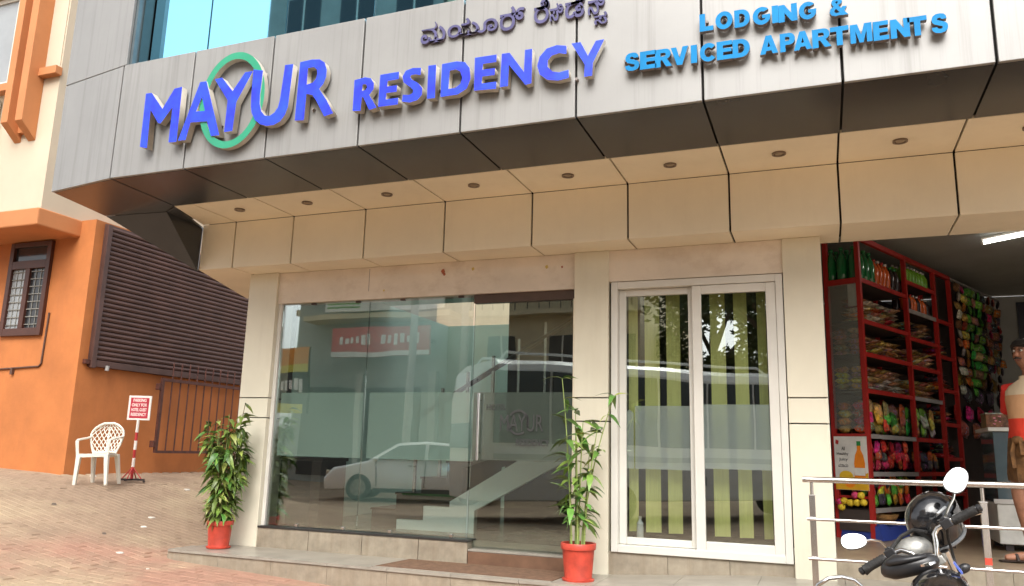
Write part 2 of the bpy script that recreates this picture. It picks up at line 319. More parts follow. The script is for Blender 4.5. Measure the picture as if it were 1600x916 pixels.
for i in range(1, len(XF) - 1):                            # dark soffit strip behind the fascia
    a, b = XF[i] + gp, XF[i + 1] - gp
    if i == 1: G().prism([(a, YF + .035, ZF), (b, YF + .035, ZF), (b, YS, ZF), (-5.88, YS, ZF)], (0, 0, .025)).build('dark_soffit_panel', 'dark cladding', hotel)
    else: G().box(a, b, YF + .035, YS, ZF, ZF + .025).build('dark_soffit_panel', 'dark cladding', hotel)
G().prism([(-6.715, 5.165, ZF), (-5.846, YF + .035, ZF), (-5.90, YS + .0, ZF), (-6.13, 5.96, ZF), (-6.88, 5.90, ZF)], (0, 0, .025)).build('dark_soffit_panel', 'dark cladding', hotel)
g = G()                                                    # the folded-down end of the soffit at the left corner
P = [(-6.885, 5.915, ZF), (-6.13, 5.975, ZF), (-5.905, 5.85, ZF), (-6.108, 6.469, 3.402), (-6.112, 6.462, 2.935)]
Q = [Vector(p) + Vector((-.01, .02, .02)) for p in P]
g.add(P, [(0, 4, 1), (1, 4, 3), (1, 3, 2)]); g.add(P + Q, [(5, 6, 9), (6, 8, 9), (6, 7, 8)] + [(i, (i + 1) % 5, (i + 1) % 5 + 5, i + 5) for i in (0, 1, 2, 3, 4)])
g.build('dark_soffit_panel', 'dark cladding', hotel)
XB2 = [-6.10] + XB
for i in range(len(XB2) - 1):                              # beige soffit, beam face and underside
    a, b = XB2[i] + (gp if i else 0), XB2[i + 1] - gp
    if i == 0: G().prism([(-5.895, YS + .004, ZF - .002), (b, YS + .004, ZF - .002), (b, YB, ZF - .002), (-6.10, YB, ZF - .002)], (0, 0, .025)).build('beige_soffit_panel', 'beige cladding', hotel)
    else: G().box(a, b, YS + .004, YB, ZF - .002, ZF + .023).build('beige_soffit_panel', 'beige cladding', hotel)
    G().box(a, b, YB, YB + .025, ZB + .008, ZF - .006).build('beam_panel', 'beige cladding', hotel, bevel=.003)
    if i == 0: G().prism([(-6.10, YB + .002, ZB), (b, YB + .002, ZB), (b, 7.05, ZB), (-5.7, 7.05, ZB), (-5.7, 7.97, ZB), (-6.70, 7.97, ZB)], (0, 0, .022)).build('underside_panel', 'beige cladding', hotel)
    else: G().box(a, b, YB + .002, 7.05, ZB, ZB + .022).build('underside_panel', 'beige cladding', hotel)
for x in (-5.324, -4.525, -3.651, -2.777, -1.91, -1.052, -.22, .621, 1.44, 2.3):   # recessed lamps, unlit
    d = G().lathe([(.052, 0), (.052, -.012), (.038, -.012), (.034, .0)], (x, 6.11, ZF - .002), 20).build('downlight', 'down light', hotel, smooth=True)
    G().lathe([(.034, .0), (.030, -.006), (.0, -.008)], (x, 6.11, ZF - .003), 16).build('lens', 'down light glass', d)
# upper storey: curtain wall between grey piers
g = G().box(-6.68, 3.7, 5.3, 7.4, 4.36, 9.2); g.build('upper_wall', 'seam', hotel)  # kept shallow so sky light can drop into the lobby behind
g = G(); g.prism([(-6.725, 5.132, 4.531), (-5.81, YF, 4.538), (-5.81, YF, 9.0), (-6.75, 5.136, 9.0)], (0, .03, 0)); g.build('pier_panel', 'grey cladding', hotel, bevel=.004)
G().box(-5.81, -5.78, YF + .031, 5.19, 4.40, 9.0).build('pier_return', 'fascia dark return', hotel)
G().box(-5.78, -5.765, YF + .09, 5.19, 4.40, 9.0).build('pier_return', 'mullion', hotel)
cx = [-5.76, -5.07, -4.215, -3.325, -2.45, -1.56, -.68, .2, 1.08, 1.96, 2.84, 3.7]
for a, b in zip(cx, cx[1:]):
    for z0, z1 in ((4.40, 5.62), (5.62, 7.2), (7.2, 8.9)):
        G().box(a + .009, b - .009, 5.2, 5.212, z0 + .008, z1 - .008).build('curtain_pane', 'curtain glass', hotel)
G().box(-5.765, 3.7, 5.214, 5.29, 4.4, 9.0).build('curtain_backing', 'mullion', hotel)
# columns, each clad in three panels
for x0, x1, zb in ((-5.694, -5.331, .15), (-2.052, -1.734, .15), (-.254, .046, .22)):
    c = G().box(x0 + .012, x1 - .012, YC + .012, 7.2, zb, ZB + .01).build('column', 'seam', hotel)
    for z0, z1 in ((zb, 1.418), (1.428, 1.622), (1.632, ZB - .002)):
        G().box(x0, x1, YC, YC + .30, z0, z1).build('column_panel', 'cream column', c, bevel=.004)
# shopfront left of the middle column
lt = G().box(-5.331, -2.052, YC + .03, 7.0, 2.618, ZB - .003).build('lintel', 'lintel paint', hotel)
G().box(-4.231, -4.226, YC + .0285, YC + .03, 2.70, 2.93).build('crack', 'letter side dark', lt)
for (x, z, s, m_) in ((-3.40, 2.86, .022, 'stain red'), (-3.385, 2.83, .014, 'stain red'), (-3.08, 2.865, .015, 'stain yellow'), (-2.33, 2.84, .016, 'stain yellow'), (-2.18, 2.83, .010, 'stain red'), (-4.05, 2.70, .010, 'stain yellow')):
    G().prism([(x - s, YC + .03, z), (x - .2 * s, YC + .03, z - 1.3 * s), (x + s, YC + .03, z - .4 * s), (x + .5 * s, YC + .03, z + s), (x - .5 * s, YC + .03, z + .8 * s)], (0, -.004, 0)).build('garland_remnant', m_, lt)
for a, b in zip([-5.331, -4.72, -4.12, -3.52], [-4.725, -4.125, -3.525, -3.03]):
    G().box(a, b - .002, YC + .012, YC + .16, .15, .338).build('plinth_tile', 'granite tile', hotel)
G().box(-5.331, -3.025, YC + .004, 7.05, .338, .356).build('sill', 'dark rail', hotel, bevel=.002)
G().box(-5.328, -5.285, 6.85, 6.92, .357, 2.616).build('jamb', 'white upvc', hotel, bevel=.003)
panes = []
for a, b in ((-5.283, -4.236), (-4.230, -3.082)):
    p = G().box(a, b, 6.875, 6.887, .358, 2.616).build('glass_pane', 'shop glass', hotel); panes.append(p)
    G().box(a + .05, b - .012, 6.890, 6.8915, 1.047, 1.685).build('frosted_film', 'frost film', p)
    for fx in (a + .35, b - .16):
        G().box(fx, fx + .032, 6.865, 6.897, .357, .392).build('patch_clip', 'steel', p, bevel=.003)
        G().box(fx, fx + .05, 6.866, 6.896, 2.597, 2.615).build('patch_clip', 'transom', p)
# glass door on its step
G().box(-3.022, -2.055, YC + .004, 7.0, .15, .262).build('door_step', 'brown step', hotel, bevel=.004)
G().box(-3.022, -2.055, YC, 7.0, .263, .281).build('door_sill', 'granite top', hotel, bevel=.003)
dr = G().box(-3.072, -2.072, 6.895, 6.907, .300, 2.53).build('door', 'door glass', hotel)
G().box(-3.07, -2.06, 6.86, 6.93, 2.532, 2.616).build('door_transom', 'transom', hotel)
G().box(-2.071, -2.054, 6.84, 6.93, .283, 2.53).build('jamb', 'beige cladding', hotel)
G().box(-3.06, -2.085, 6.910, 6.9115, 1.065, 1.685).build('frosted_film', 'frost door film', dr)
for yy in (6.855, 6.945):
    hd = G().tube([(-2.985, yy, 1.06), (-2.985, yy, 1.675)], .015, 12).build('handle', 'steel', dr, smooth=True)
    for z in (1.13, 1.61): G().tube([(-2.985, yy, z), (-2.985, 6.895 if yy < 6.9 else 6.907, z)], .008, 8).build('stand_off', 'steel', hd)
def door_text(body, x0, x1, z0, z1, off=0.0):
    me = text_mesh('film_lettering', body, 1.0, .02, ['print dark'], off); fit_mesh(me, x0, x1, z0, z1)
    for v in me.vertices: v.co.z *= .05
    stand(me, 6.8935); inst('film_lettering', me, dr, (0, 0, 0)); o = COL.objects[-1] if False else None
    return me
def part_mesh(name, me, parent):
    r = root_loc(parent); me.transform(Matrix.Translation(-r)); o = bpy.data.objects.new(name, me); COL.objects.link(o); o.parent = parent; return o
for body, x0, x1, z0, z1, off in (('HOTEL', -2.92, -2.72, 1.52, 1.575, .012), ('MAYUR', -2.78, -2.36, 1.33, 1.48, 0), ('RESIDENCY', -2.62, -2.30, 1.20, 1.26, .012)):
    me = text_mesh('film_lettering', body, 1.0, .02, ['print dark'], off); fit_mesh(me, x0, x1, z0, z1)
    for v in me.vertices: v.co.z *= .05
    stand(me, 6.8935); part_mesh('film_lettering', me, dr)
for k0, k1 in ((-3, 16), (20, 34)):                      # worn ring of the door lettering: two arcs
    lo = [(-2.60 + .105 * math.cos(2 * math.pi * k / 40), 1.41 + .115 * math.sin(2 * math.pi * k / 40)) for k in range(k0, k1 + 1)]
    li = [(-2.60 + .088 * math.cos(2 * math.pi * k / 40), 1.41 + .098 * math.sin(2 * math.pi * k / 40)) for k in range(k1, k0 - 1, -1)]
    me = outline_mesh('film_ring', [lo + li], .001, ['print dark']); stand(me, 6.8935); part_mesh('film_ring', me, dr)
# sliding window between middle and right columns
l2 = G().box(-1.734, -.254, YC + .02, 7.0, 2.662, ZB - .003).build('lintel', 'lintel paint', hotel)
for a, b in ((-1.734, -1.24), (-1.238, -.746), (-.744, -.254)): G().box(a, b - .002, YC + .03, YC + .18, .15, .343).build('plinth_tile', 'granite tile', hotel)
win = G()
win.box(-1.712, -1.655, 6.81, 6.92, .345, 2.655).box(-.318, -.262, 6.81, 6.92, .345, 2.655).box(-1.655, -.318, 6.812, 6.92, 2.592, 2.655).box(-1.655, -.318, 6.808, 6.92, .345, .405)
win = win.build('sliding_window', 'white upvc', hotel, bevel=.004)
def sash(x0, x1, z0, z1, y, t):
    f = G(); f.box(x0, x0 + t, y, y + .04, z0, z1).box(x1 - t, x1, y, y + .04, z0, z1).box(x0 + t, x1 - t, y + .001, y + .04, z0, z0 + t * .95).box(x0 + t, x1 - t, y + .001, y + .04, z1 - t * .95, z1)
    s = f.build('sash', 'white upvc', win, bevel=.005)
    return s
s1 = sash(-1.654, -.985, .407, 2.590, 6.872, .062); s2 = sash(-1.005, -.320, .400, 2.588, 6.818, .078)
G().box(-1.592, -1.047, 6.888, 6.894, .466, 2.531).build('pane', 'window glass', win)
G().box(-.927, -.398, 6.834, 6.840, .474, 2.514).build('pane', 'window glass', win)
G().box(-1.520, -1.048, 6.896, 6.8975, 1.03, 1.565).build('frosted_film', 'frost window film', win)
g = G(); pts = [(-1.59, 6.896, 1.03), (-1.532, 6.896, 1.03), (-1.532, 6.896, 1.50)] + [(-1.532 - .058 * math.sin(a), 6.896, 1.50 + .03 * math.sin(2 * a)) for a in (0.4, .8, 1.2, 1.57)]
g.prism(pts, (0, .0015, 0)).build('frosted_film', 'frost window film', win)
G().box(-.926, -.399, 6.842, 6.8435, 1.05, 1.575).build('frosted_film', 'frost window film', win)
bl = thing('vertical_blind', 'green fabric vertical blind with spaced slats behind the white sliding window', 'blind', (-1.0, 7.03, .45))
for x0, x1 in ((-1.60, -1.525), (-1.455, -1.33), (-1.262, -1.147), (-.880, -.757), (-.680, -.572), (-.487, -.418), (-.36, -.29)):
    c = (x0 + x1) / 2; h = (x1 - x0) / 2; n = 5; V = []; 
    for k in range(n + 1):
        t = -1 + 2 * k / n; V.append((c + h * t, 7.03 + .012 * math.cos(t * 1.5) + .02 * t))
    g = G(); g.rings([[(x, y, z) for x, y in V] + [(x, y + .002, z) for x, y in V[::-1]] for z in (.50, 1.2, 1.9, 2.58)]); g.build('slat', 'blind', bl)
G().box(-1.62, -.28, 7.0, 7.06, 2.582, 2.62).build('head_rail', 'white upvc', bl)
# water bottle on the inner sill
t = thing('water_bottle', 'small clear plastic water bottle standing inside the sliding window at its left', 'bottle', (-1.50, 6.985, .441))
G().lathe([(0, 0), (.028, 0), (.03, .02), (.03, .10), (.026, .115), (.03, .13), (.012, .16), (.012, .172)], (-1.50, 6.985, .441), 14).build('body', 'bottle clear', t, smooth=True)
G().lathe([(.014, .172), (.014, .19), (0, .19)], (-1.50, 6.985, .441), 12).build('cap', 'white upvc', t)
# inside: lobby and office rooms
G().box(-5.33, -.02, 6.93, 11.0, .20, .345).build('interior_floor', 'lobby floor', hotel)
G().box(-1.72, -.26, 6.925, 7.08, .346, .440).build('inner_sill', 'white upvc', hotel)
G().box(-5.34, -.02, 7.06, 9.2, 3.02, 3.06).build('interior_ceiling', 'lobby wall', hotel); G().box(-1.95, -.02, 9.2, 11.0, 3.02, 3.06).build('interior_ceiling', 'lobby wall', hotel)  # back of the lobby left roofless, an invented opening that brightens it with daylight
G().box(-5.34, -.02, 11.0, 11.1, .2, 3.02).build('interior_wall', 'lobby wall', hotel)
G().box(-5.43, -5.34, 7.2, 11.1, .2, 3.02).build('interior_wall', 'lobby wall', hotel)
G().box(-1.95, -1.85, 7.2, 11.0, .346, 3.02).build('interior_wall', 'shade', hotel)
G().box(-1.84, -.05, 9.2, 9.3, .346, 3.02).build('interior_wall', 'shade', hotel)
G().box(-5.66, -5.60, 7.2, 11.1, .0, 3.46).build('side_wall', 'render wall', hotel)
# stair: white flank rising to the right, dark steps behind it, white band over a dark hollow
stair = thing('staircase', 'white stair flank with dark treads rising right inside the glass lobby', 'staircase', (-3.8, 7.6, .345))
def slab(name, pts, y0, y1, m_, par=stair, **k):
    me = outline_mesh(name, [pts], y1 - y0, [m_]); stand(me, (y0 + y1) / 2); return part_mesh(name, me, par)
slab('stringer', [(-4.11, .346), (-4.11, .44), (-3.81, .44), (-3.81, .585), (-3.52, .585), (-3.52, .64), (-2.0, 1.53), (-2.0, 1.24), (-3.25, .565), (-3.25, .346)], 7.44, 7.52, 'stair white')
tr, ri = .285, .167; sx, sz_ = -4.46, .346
pts = [(sx, sz_)]
for k in range(8): pts += [(sx + k * tr, sz_ + (k + 1) * ri), (sx + (k + 1) * tr, sz_ + (k + 1) * ri)]
pts += [(sx + 8 * tr, sz_ + 8 * ri - .30), (sx + 3.6 * tr, sz_ + .62), (sx + 3.6 * tr, sz_)]
slab('stair_body', pts, 7.53, 8.6, 'stair tread')
for k in range(8): G().box(sx + k * tr - .015, sx + (k + 1) * tr - .001, 7.525, 8.62, sz_ + (k + 1) * ri + .001, sz_ + (k + 1) * ri + .022).build('tread', 'dark wood', stair)
g = G(); g.tube([(-3.95, 7.62, 1.52), (-2.05, 7.62, 2.62)], .026, 10); hr = g.build('handrail', 'dark rail', stair, smooth=True)
for k in range(1, 7): G().box(sx + (k + .55) * tr - .013, sx + (k + .55) * tr + .013, 7.60, 7.63, sz_ + (k + 1) * ri + .023, sz_ + (k + .5) * ri + 1.02).build('baluster', 'steel', stair)
dk = thing('desk', 'black framed desk with a white back panel inside the glass lobby by the left column', 'desk', (-5.0, 7.15, .345))
G().box(-5.26, -4.73, 6.97, 7.45, 1.00, 1.035).build('top', 'dark wood', dk)
for xa, xb in ((-5.22, -5.14), (-4.86, -4.75)): G().box(xa, xb, 6.98, 7.44, .346, .999).build('leg', 'dark wood', dk)
G().box(-5.14, -4.86, 7.40, 7.42, .40, .999).build('back_panel', 'stair white', dk)
G().box(-3.45, -1.95, 8.75, 8.82, .346, 3.018).build('added_dark_screen', 'dark wood', hotel)  # dark sheet added behind the glass door, standing in for shade inside
# shop room at the right
mat('shop wall', (0.46, 0.47, 0.44), 0.8, 0, 0.08, 2); mat('shop floor', (0.30, 0.225, 0.15), 0.35, 0, 0.15, 4)
G().box(.048, 5.2, 7.06, 13.9, .2, .39).build('shop_floor', 'shop floor', hotel)
g = G()
for k in range(7): G().box(.05 + k * .6, .05 + k * .6 + .596, 7.045, 7.058, .247, .389).build('floor_riser_tile', 'granite tile', hotel)
G().box(-.02, .05, 7.1, 13.9, .2, 3.615).build('shop_wall', 'shop wall', hotel)
G().box(.05, 5.2, 13.5, 13.6, .39, 3.6).build('shop_wall', 'shop wall', hotel)
G().box(4.6, 4.7, 7.1, 13.5, .39, 3.6).build('shop_wall', 'shop wall', hotel)
G().box(-.02, 4.7, 7.06, 13.6, 3.62, 3.7).build('shop_ceiling', 'shop wall', hotel)
# ------------------------------------------------------------------ platform, ground
plat = bpy.data.objects.new('platform', None); COL.objects.link(plat); plat.location = (-3, 6.5, 0); plat['kind'] = 'structure'
def pz(x): return .152 + .095 * smooth01((x + 2.0) / 1.75)
xs = [-5.9 + .6 * k for k in range(17)]
g = G()
for a, b in zip(xs, xs[1:]):
    ya, yb = [6.245 - .012 * (x + 5.9) for x in (a, b)]
    g.rings([[(a, ya + .02, -.5), (a, 7.06, -.5), (a, 7.06, pz(a) - .025), (a, ya + .02, pz(a) - .025)], [(b, yb + .02, -.5), (b, 7.06, -.5), (b, 7.06, pz(b) - .025), (b, yb + .02, pz(b) - .025)]])
g.build('platform_base', 'seam', plat)
for a, b in zip(xs, xs[1:]):
    a2 = a + .0015; b2 = b - .0015
    ya, yb = [6.245 - .012 * (x + 5.9) for x in (a, b)]
    for k in range(2):
        y0a, y0b = ((ya - .012, yb - .012), (6.56, 6.56))[k]; y1 = (6.557, 7.05)[k]
        lf = a2 + (.0 if a > -5.85 else (.0 if k == 0 else .05))
        G().rings([[(lf, y0a, pz(a) - .024), (lf, y1, pz(a) - .024), (lf, y1, pz(a)), (lf, y0a, pz(a))], [(b2, y0b, pz(b) - .024), (b2, y1, pz(b) - .024), (b2, y1, pz(b)), (b2, y0b, pz(b))]]).build('top_tile', 'granite top', plat)
    G().rings([[(a2, ya, -.4), (a2, ya + .018, -.4), (a2, ya + .018, pz(a) - .026), (a2, ya, pz(a) - .026)], [(b2, yb, -.4), (b2, yb + .018, -.4), (b2, yb + .018, pz(b) - .026), (b2, yb, pz(b) - .026)]]).build('riser_tile', 'granite tile', plat)
G().box(-5.915, -5.902, 6.25, 7.05, -.3, .126).build('riser_tile', 'granite tile', plat)
dm = thing('doormat', 'flat brown mat lying on the tiled step before the glass door', 'mat', (-2.9, 6.4, .153))
g = G().prism([(-3.63, 6.21, .1535), (-2.05, 6.20, .1535), (-2.02, 6.62, .1535), (-2.06, 6.765, .1535), (-3.58, 6.765, .1535)], (0, 0, .009)); g.build('pile', 'mat fibre', dm)
G().prism([(-3.65, 6.208, .1527), (-2.03, 6.198, .1527), (-2.03, 6.21, .1527), (-3.65, 6.22, .1527)], (0, 0, .011)).build('edging', 'granite top', dm)
# ------------------------------------------------------------------ ground sheet and pavers
def ground_mat(name, rough=0.92, paver=False):
    m = bpy.data.materials.new(name); m.use_nodes = True; MATS[name] = m
    t = m.node_tree; N = t.nodes; L = t.links; b = N['Principled BSDF']; b.inputs['Roughness'].default_value = rough
    g = N.new('ShaderNodeNewGeometry')
    def noise(sc, det=6, rg=.65):
        n = N.new('ShaderNodeTexNoise'); n.inputs['Scale'].default_value = sc; n.inputs['Detail'].default_value = det; n.inputs['Roughness'].default_value = rg
        L.new(g.outputs['Position'], n.inputs['Vector']); return n.outputs[0]
    def ramp(s, a, c, lo=0, hi=1):
        r = N.new('ShaderNodeMapRange'); r.inputs[1].default_value = a; r.inputs[2].default_value = c; r.inputs[3].default_value = lo; r.inputs[4].default_value = hi; L.new(s, r.inputs[0]); return r.outputs[0]
    def mixc(f, c0, c1):
        x = N.new('ShaderNodeMix'); x.data_type = 'RGBA'
        L.new(f, x.inputs[0])
        for i, c in ((6, c0), (7, c1)):
            if isinstance(c, tuple): x.inputs[i].default_value = (*c, 1)
            else: L.new(c, x.inputs[i])
        return x.outputs[2]
    base = mixc(ramp(noise(2.2), .35, .68), (0.275, 0.192, 0.130), (0.358, 0.255, 0.172))
    # red pavers are laid in a strip in front of the step: signed distance from a line on the ground
    sx = N.new('ShaderNodeSeparateXYZ'); L.new(g.outputs['Position'], sx.inputs[0])
    m1 = N.new('ShaderNodeMath'); m1.operation = 'MULTIPLY_ADD'; L.new(sx.outputs['X'], m1.inputs[0]); m1.inputs[1].default_value = RED[0]; m1.inputs[2].default_value = RED[1]
    m2 = N.new('ShaderNodeMath'); m2.operation = 'SUBTRACT'; L.new(m1.outputs[0], m2.inputs[0]); L.new(sx.outputs['Y'], m2.inputs[1])
    wob = N.new('ShaderNodeMath'); wob.operation = 'MULTIPLY_ADD'; L.new(noise(1.7), wob.inputs[0]); wob.inputs[1].default_value = .9; wob.inputs[2].default_value = -.45
    m3 = N.new('ShaderNodeMath'); m3.operation = 'ADD'; L.new(m2.outputs[0], m3.inputs[0]); L.new(wob.outputs[0], m3.inputs[1])
    ra = ramp(m3.outputs[0], -.12, .12); rb = ramp(m3.outputs[0], 1.75, 1.35)
    xw = N.new('ShaderNodeMath'); xw.operation = 'ADD'; L.new(sx.outputs['X'], xw.inputs[0]); L.new(wob.outputs[0], xw.inputs[1]); rc = ramp(xw.outputs[0], -7.1, -6.6)
    q1 = N.new('ShaderNodeMath'); q1.operation = 'MULTIPLY'; L.new(ra, q1.inputs[0]); L.new(rb, q1.inputs[1]); q2 = N.new('ShaderNodeMath'); q2.operation = 'MULTIPLY'; L.new(q1.outputs[0], q2.inputs[0]); L.new(rc, q2.inputs[1]); redf = q2.outputs[0]
    rn = N.new('ShaderNodeMath'); rn.operation = 'MULTIPLY'; L.new(redf, rn.inputs[0]); L.new(ramp(noise(1.1, 4), .34, .6, .15, .7), rn.inputs[1])
    c = mixc(rn.outputs[0], base, (0.35, 0.175, 0.125))
    # blown sand and dust
    c = mixc(ramp(noise(.75, 7, .6), .50, .66, 0, .8), c, (0.43, 0.33, 0.215))
    c = mixc(ramp(noise(14, 8, .7), .58, .78, 0, .45), c, (0.14, 0.10, 0.075))
    if paver:
        oi = N.new('ShaderNodeObjectInfo'); h = N.new('ShaderNodeHueSaturation'); L.new(ramp(oi.outputs['Random'], 0, 1, .90, 1.09), h.inputs['Value']); L.new(c, h.inputs['Color']); c = h.outputs[0]
    L.new(c, b.inputs['Base Color'])
    bp = N.new('ShaderNodeBump'); bp.inputs['Strength'].default_value = .5; bp.inputs['Distance'].default_value = .012
    L.new(noise(26, 8, .7), bp.inputs['Height']); L.new(bp.outputs[0], b.inputs['Normal'])
    return m
RED = (0.02, 6.55)
ground_mat('sand ground'); ground_mat('paver', .85, True)
def axis(a, b, fine0, fine1, st):
    v = [a]; x = a
    while x < b:
        d = 0 if fine0 <= x <= fine1 else min(abs(x - fine0), abs(x - fine1))
        x += max(st, d * .35); v.append(min(x, b))
    return v
ax_, ay_ = axis(-400, 400, -13, 3, .45), axis(-400, 400, -4, 14, .45)
g = G(); nx = len(ax_)
V = [(x, y, gz(x, y) - .014) for y in ay_ for x in ax_]
g.add(V, [(j * nx + i, j * nx + i + 1, (j + 1) * nx + i + 1, (j + 1) * nx + i) for j in range(len(ay_) - 1) for i in range(nx - 1)])
ground = struct(g.build('ground', 'sand ground', None, smooth=True))
PX, PY = .20, .10
pm = G(); hx, hy = PX / 2 - .0018, PY / 2 - .0018
pm.rings([[(-hx, -hy, -.05), (hx, -hy, -.05), (hx, hy, -.05), (-hx, hy, -.05)], [(-hx, -hy, -.006), (hx, -hy, -.006), (hx, hy, -.006), (-hx, hy, -.006)], [(-hx + .005, -hy + .005, 0), (hx - .005, -hy + .005, 0), (hx - .005, hy - .005, 0), (-hx + .005, hy - .005, 0)]])
pmesh = pm.mesh('paving_stone', 'paver')
cand = []
for j in range(int((14 - 3.2) / PY)):
    for i in range(int((12.2 - 3.4) / PX)):
        x = -12.2 + i * PX + (PX / 2 if j % 2 else 0); y = 3.2 + j * PY
        if y > 6.17 - .012 * (x + 5.9) and x > -6.04: continue
        if x < -9.75 and y > 7.98: continue
        if x < -9.50 and y > 7.9: continue
        z = gz(x, y); q = project((x, y, z))
        if not q or not (-60 < q[0] < 1660 and q[1] < 960): continue
        cand.append((q[2], x, y, z))
cand.sort()
pav = struct(thing('paving', None, None, (-6, 6, 0)))
rest = G()
for k, (d, x, y, z) in enumerate(cand):
    zx = (gz(x + .05, y) - gz(x - .05, y)) / .1; zy = (gz(x, y + .05) - gz(x, y - .05)) / .1
    dz = R.uniform(-.0025, .0025)
    if k < 300: inst('paving_stone', pmesh, pav, (x, y, z + dz), (math.atan(zy) + R.uniform(-.01, .01), -math.atan(zx) + R.uniform(-.01, .01), R.uniform(-.012, .012)))
    else:
        o = len(rest.v)
        for p in pm.v: rest.v.append(Vector((x + p.x, y + p.y, z + dz + p.z + p.x * zx + p.y * zy)))
        rest.f += [tuple(i + o for i in f) for f in pm.f[:]]; rest.m += [0] * len(pm.f)
ob = rest.build('paving_stone', 'paver', pav); ob['kind'] = 'stuff'
# litter: a few scraps of paper and stones
mat('scrap', (0.62, 0.57, 0.50), 0.8); mat('pebble', (0.13, 0.10, 0.08), 0.9)
for k, (x, y, s, m_) in enumerate(((-9.35, 8.35, .06, 'scrap'), (-7.2, 7.3, .05, 'scrap'), (-6.9, 6.9, .045, 'scrap'), (-7.9, 6.6, .03, 'pebble'), (-6.2, 5.95, .04, 'scrap'), (-6.8, 6.3, .025, 'pebble'), (-5.6, 5.7, .02, 'scrap'), (-8.2, 8.9, .06, 'scrap'), (-7.4, 9.3, .05, 'scrap'))):
    z = gz(x, y); g = G(); n = 7
    ring = [(x + s * R.uniform(.7, 1.2) * math.cos(2 * math.pi * i / n), y + s * R.uniform(.5, 1) * math.sin(2 * math.pi * i / n), z - .002) for i in range(n)]
    top = [(x + (p[0] - x) * .7, y + (p[1] - y) * .7, z + s * (.25 if m_ == 'scrap' else .6)) for p in ring]
    g.rings([ring, top])
    spot = ('by the orange wall at the far left', 'in the middle of the courtyard', 'halfway to the left potted plant', 'on the reddish pavers, far from the step', 'just left of the tiled step', 'on the reddish pavers near the step', 'in front of the tiled step corner', 'behind the plastic chair', 'right of the red striped sign stand')[k]
    tag(g.build('paper_scrap' if m_ == 'scrap' else 'pebble', m_, None), ('pale crumpled paper scrap lying ' if m_ == 'scrap' else 'small dark pebble lying ') + spot, 'litter' if m_ == 'scrap' else 'pebble', 'litter on the courtyard paving')
# ------------------------------------------------------------------ signs on the fascia
def letters(root, data, y_front, depth, m0, m1, kern=0):
    for i, (k, loops) in enumerate(data.items()):
        dj = .0012 * i
        me = outline_mesh('letter', loops, depth - dj, [m0, m1]); stand(me, y_front + depth / 2 + dj / 2); part_mesh('letter', me, root)
sg = thing('sign', 'big blue MAYUR RESIDENCY channel letters with a green ring on the grey fascia', 'sign', (-3.6, YF - .02, 3.7))
letters(sg, MAYUR, YF - .085, .062, 'letter blue', 'letter side')
letters(sg, RESID, YF - .085, .062, 'letter blue', 'letter side')
cxr, czr, rx, rz = -4.487, 3.972, .335, .429
def ell_pts(a, b, n=56): return [(cxr + a * math.cos(2 * math.pi * k / n), czr + b * math.sin(2 * math.pi * k / n)) for k in range(n)]
me = outline_mesh('ring', [ell_pts(rx, rz), ell_pts(rx - .062, rz - .062)], .05, ['ring green', 'letter side']); stand(me, YF - .072 + .025); part_mesh('ring', me, sg)
for x, z in [(-5.38, 3.9), (-5.06, 3.9), (-4.9, 3.9), (-4.62, 3.78), (-4.5, 3.75), (-4.32, 3.7), (-4.02, 3.7), (-3.7, 3.8), (-3.25, 3.75), (-3.0, 3.75), (-2.75, 3.74), (-2.58, 3.8), (-2.45, 3.8), (-2.1, 3.75), (-1.9, 3.8), (-1.5, 3.72), (-1.15, 3.8), (-4.487, 3.57), (-4.487, 4.37)]:
    G().tube([(x, YF - .03, z), (x, YF + .001, z)], .012, 6).build('stand_off', 'letter side dark', sg)
def arc(cx, cy, rx, ry, a0, a1, n=12): return [(cx + rx * math.cos(math.radians(a0 + (a1 - a0) * k / n)), cy + ry * math.sin(math.radians(a0 + (a1 - a0) * k / n))) for k in range(n + 1)]
S_ = [(.90, .70), (.60, .70), (.58, .76), (.50, .78), (.40, .77), (.36, .72), (.40, .67), (.60, .61), (.82, .53), (.94, .42), (.96, .28), (.90, .13), (.76, .03), (.52, -.01), (.26, .02), (.10, .12), (.03, .30), (.34, .32), (.38, .24), (.50, .20), (.62, .22), (.66, .28), (.62, .34), (.44, .39), (.20, .47), (.08, .58), (.06, .74), (.14, .90), (.30, .99), (.54, 1.01), (.76, .97), (.88, .85)]
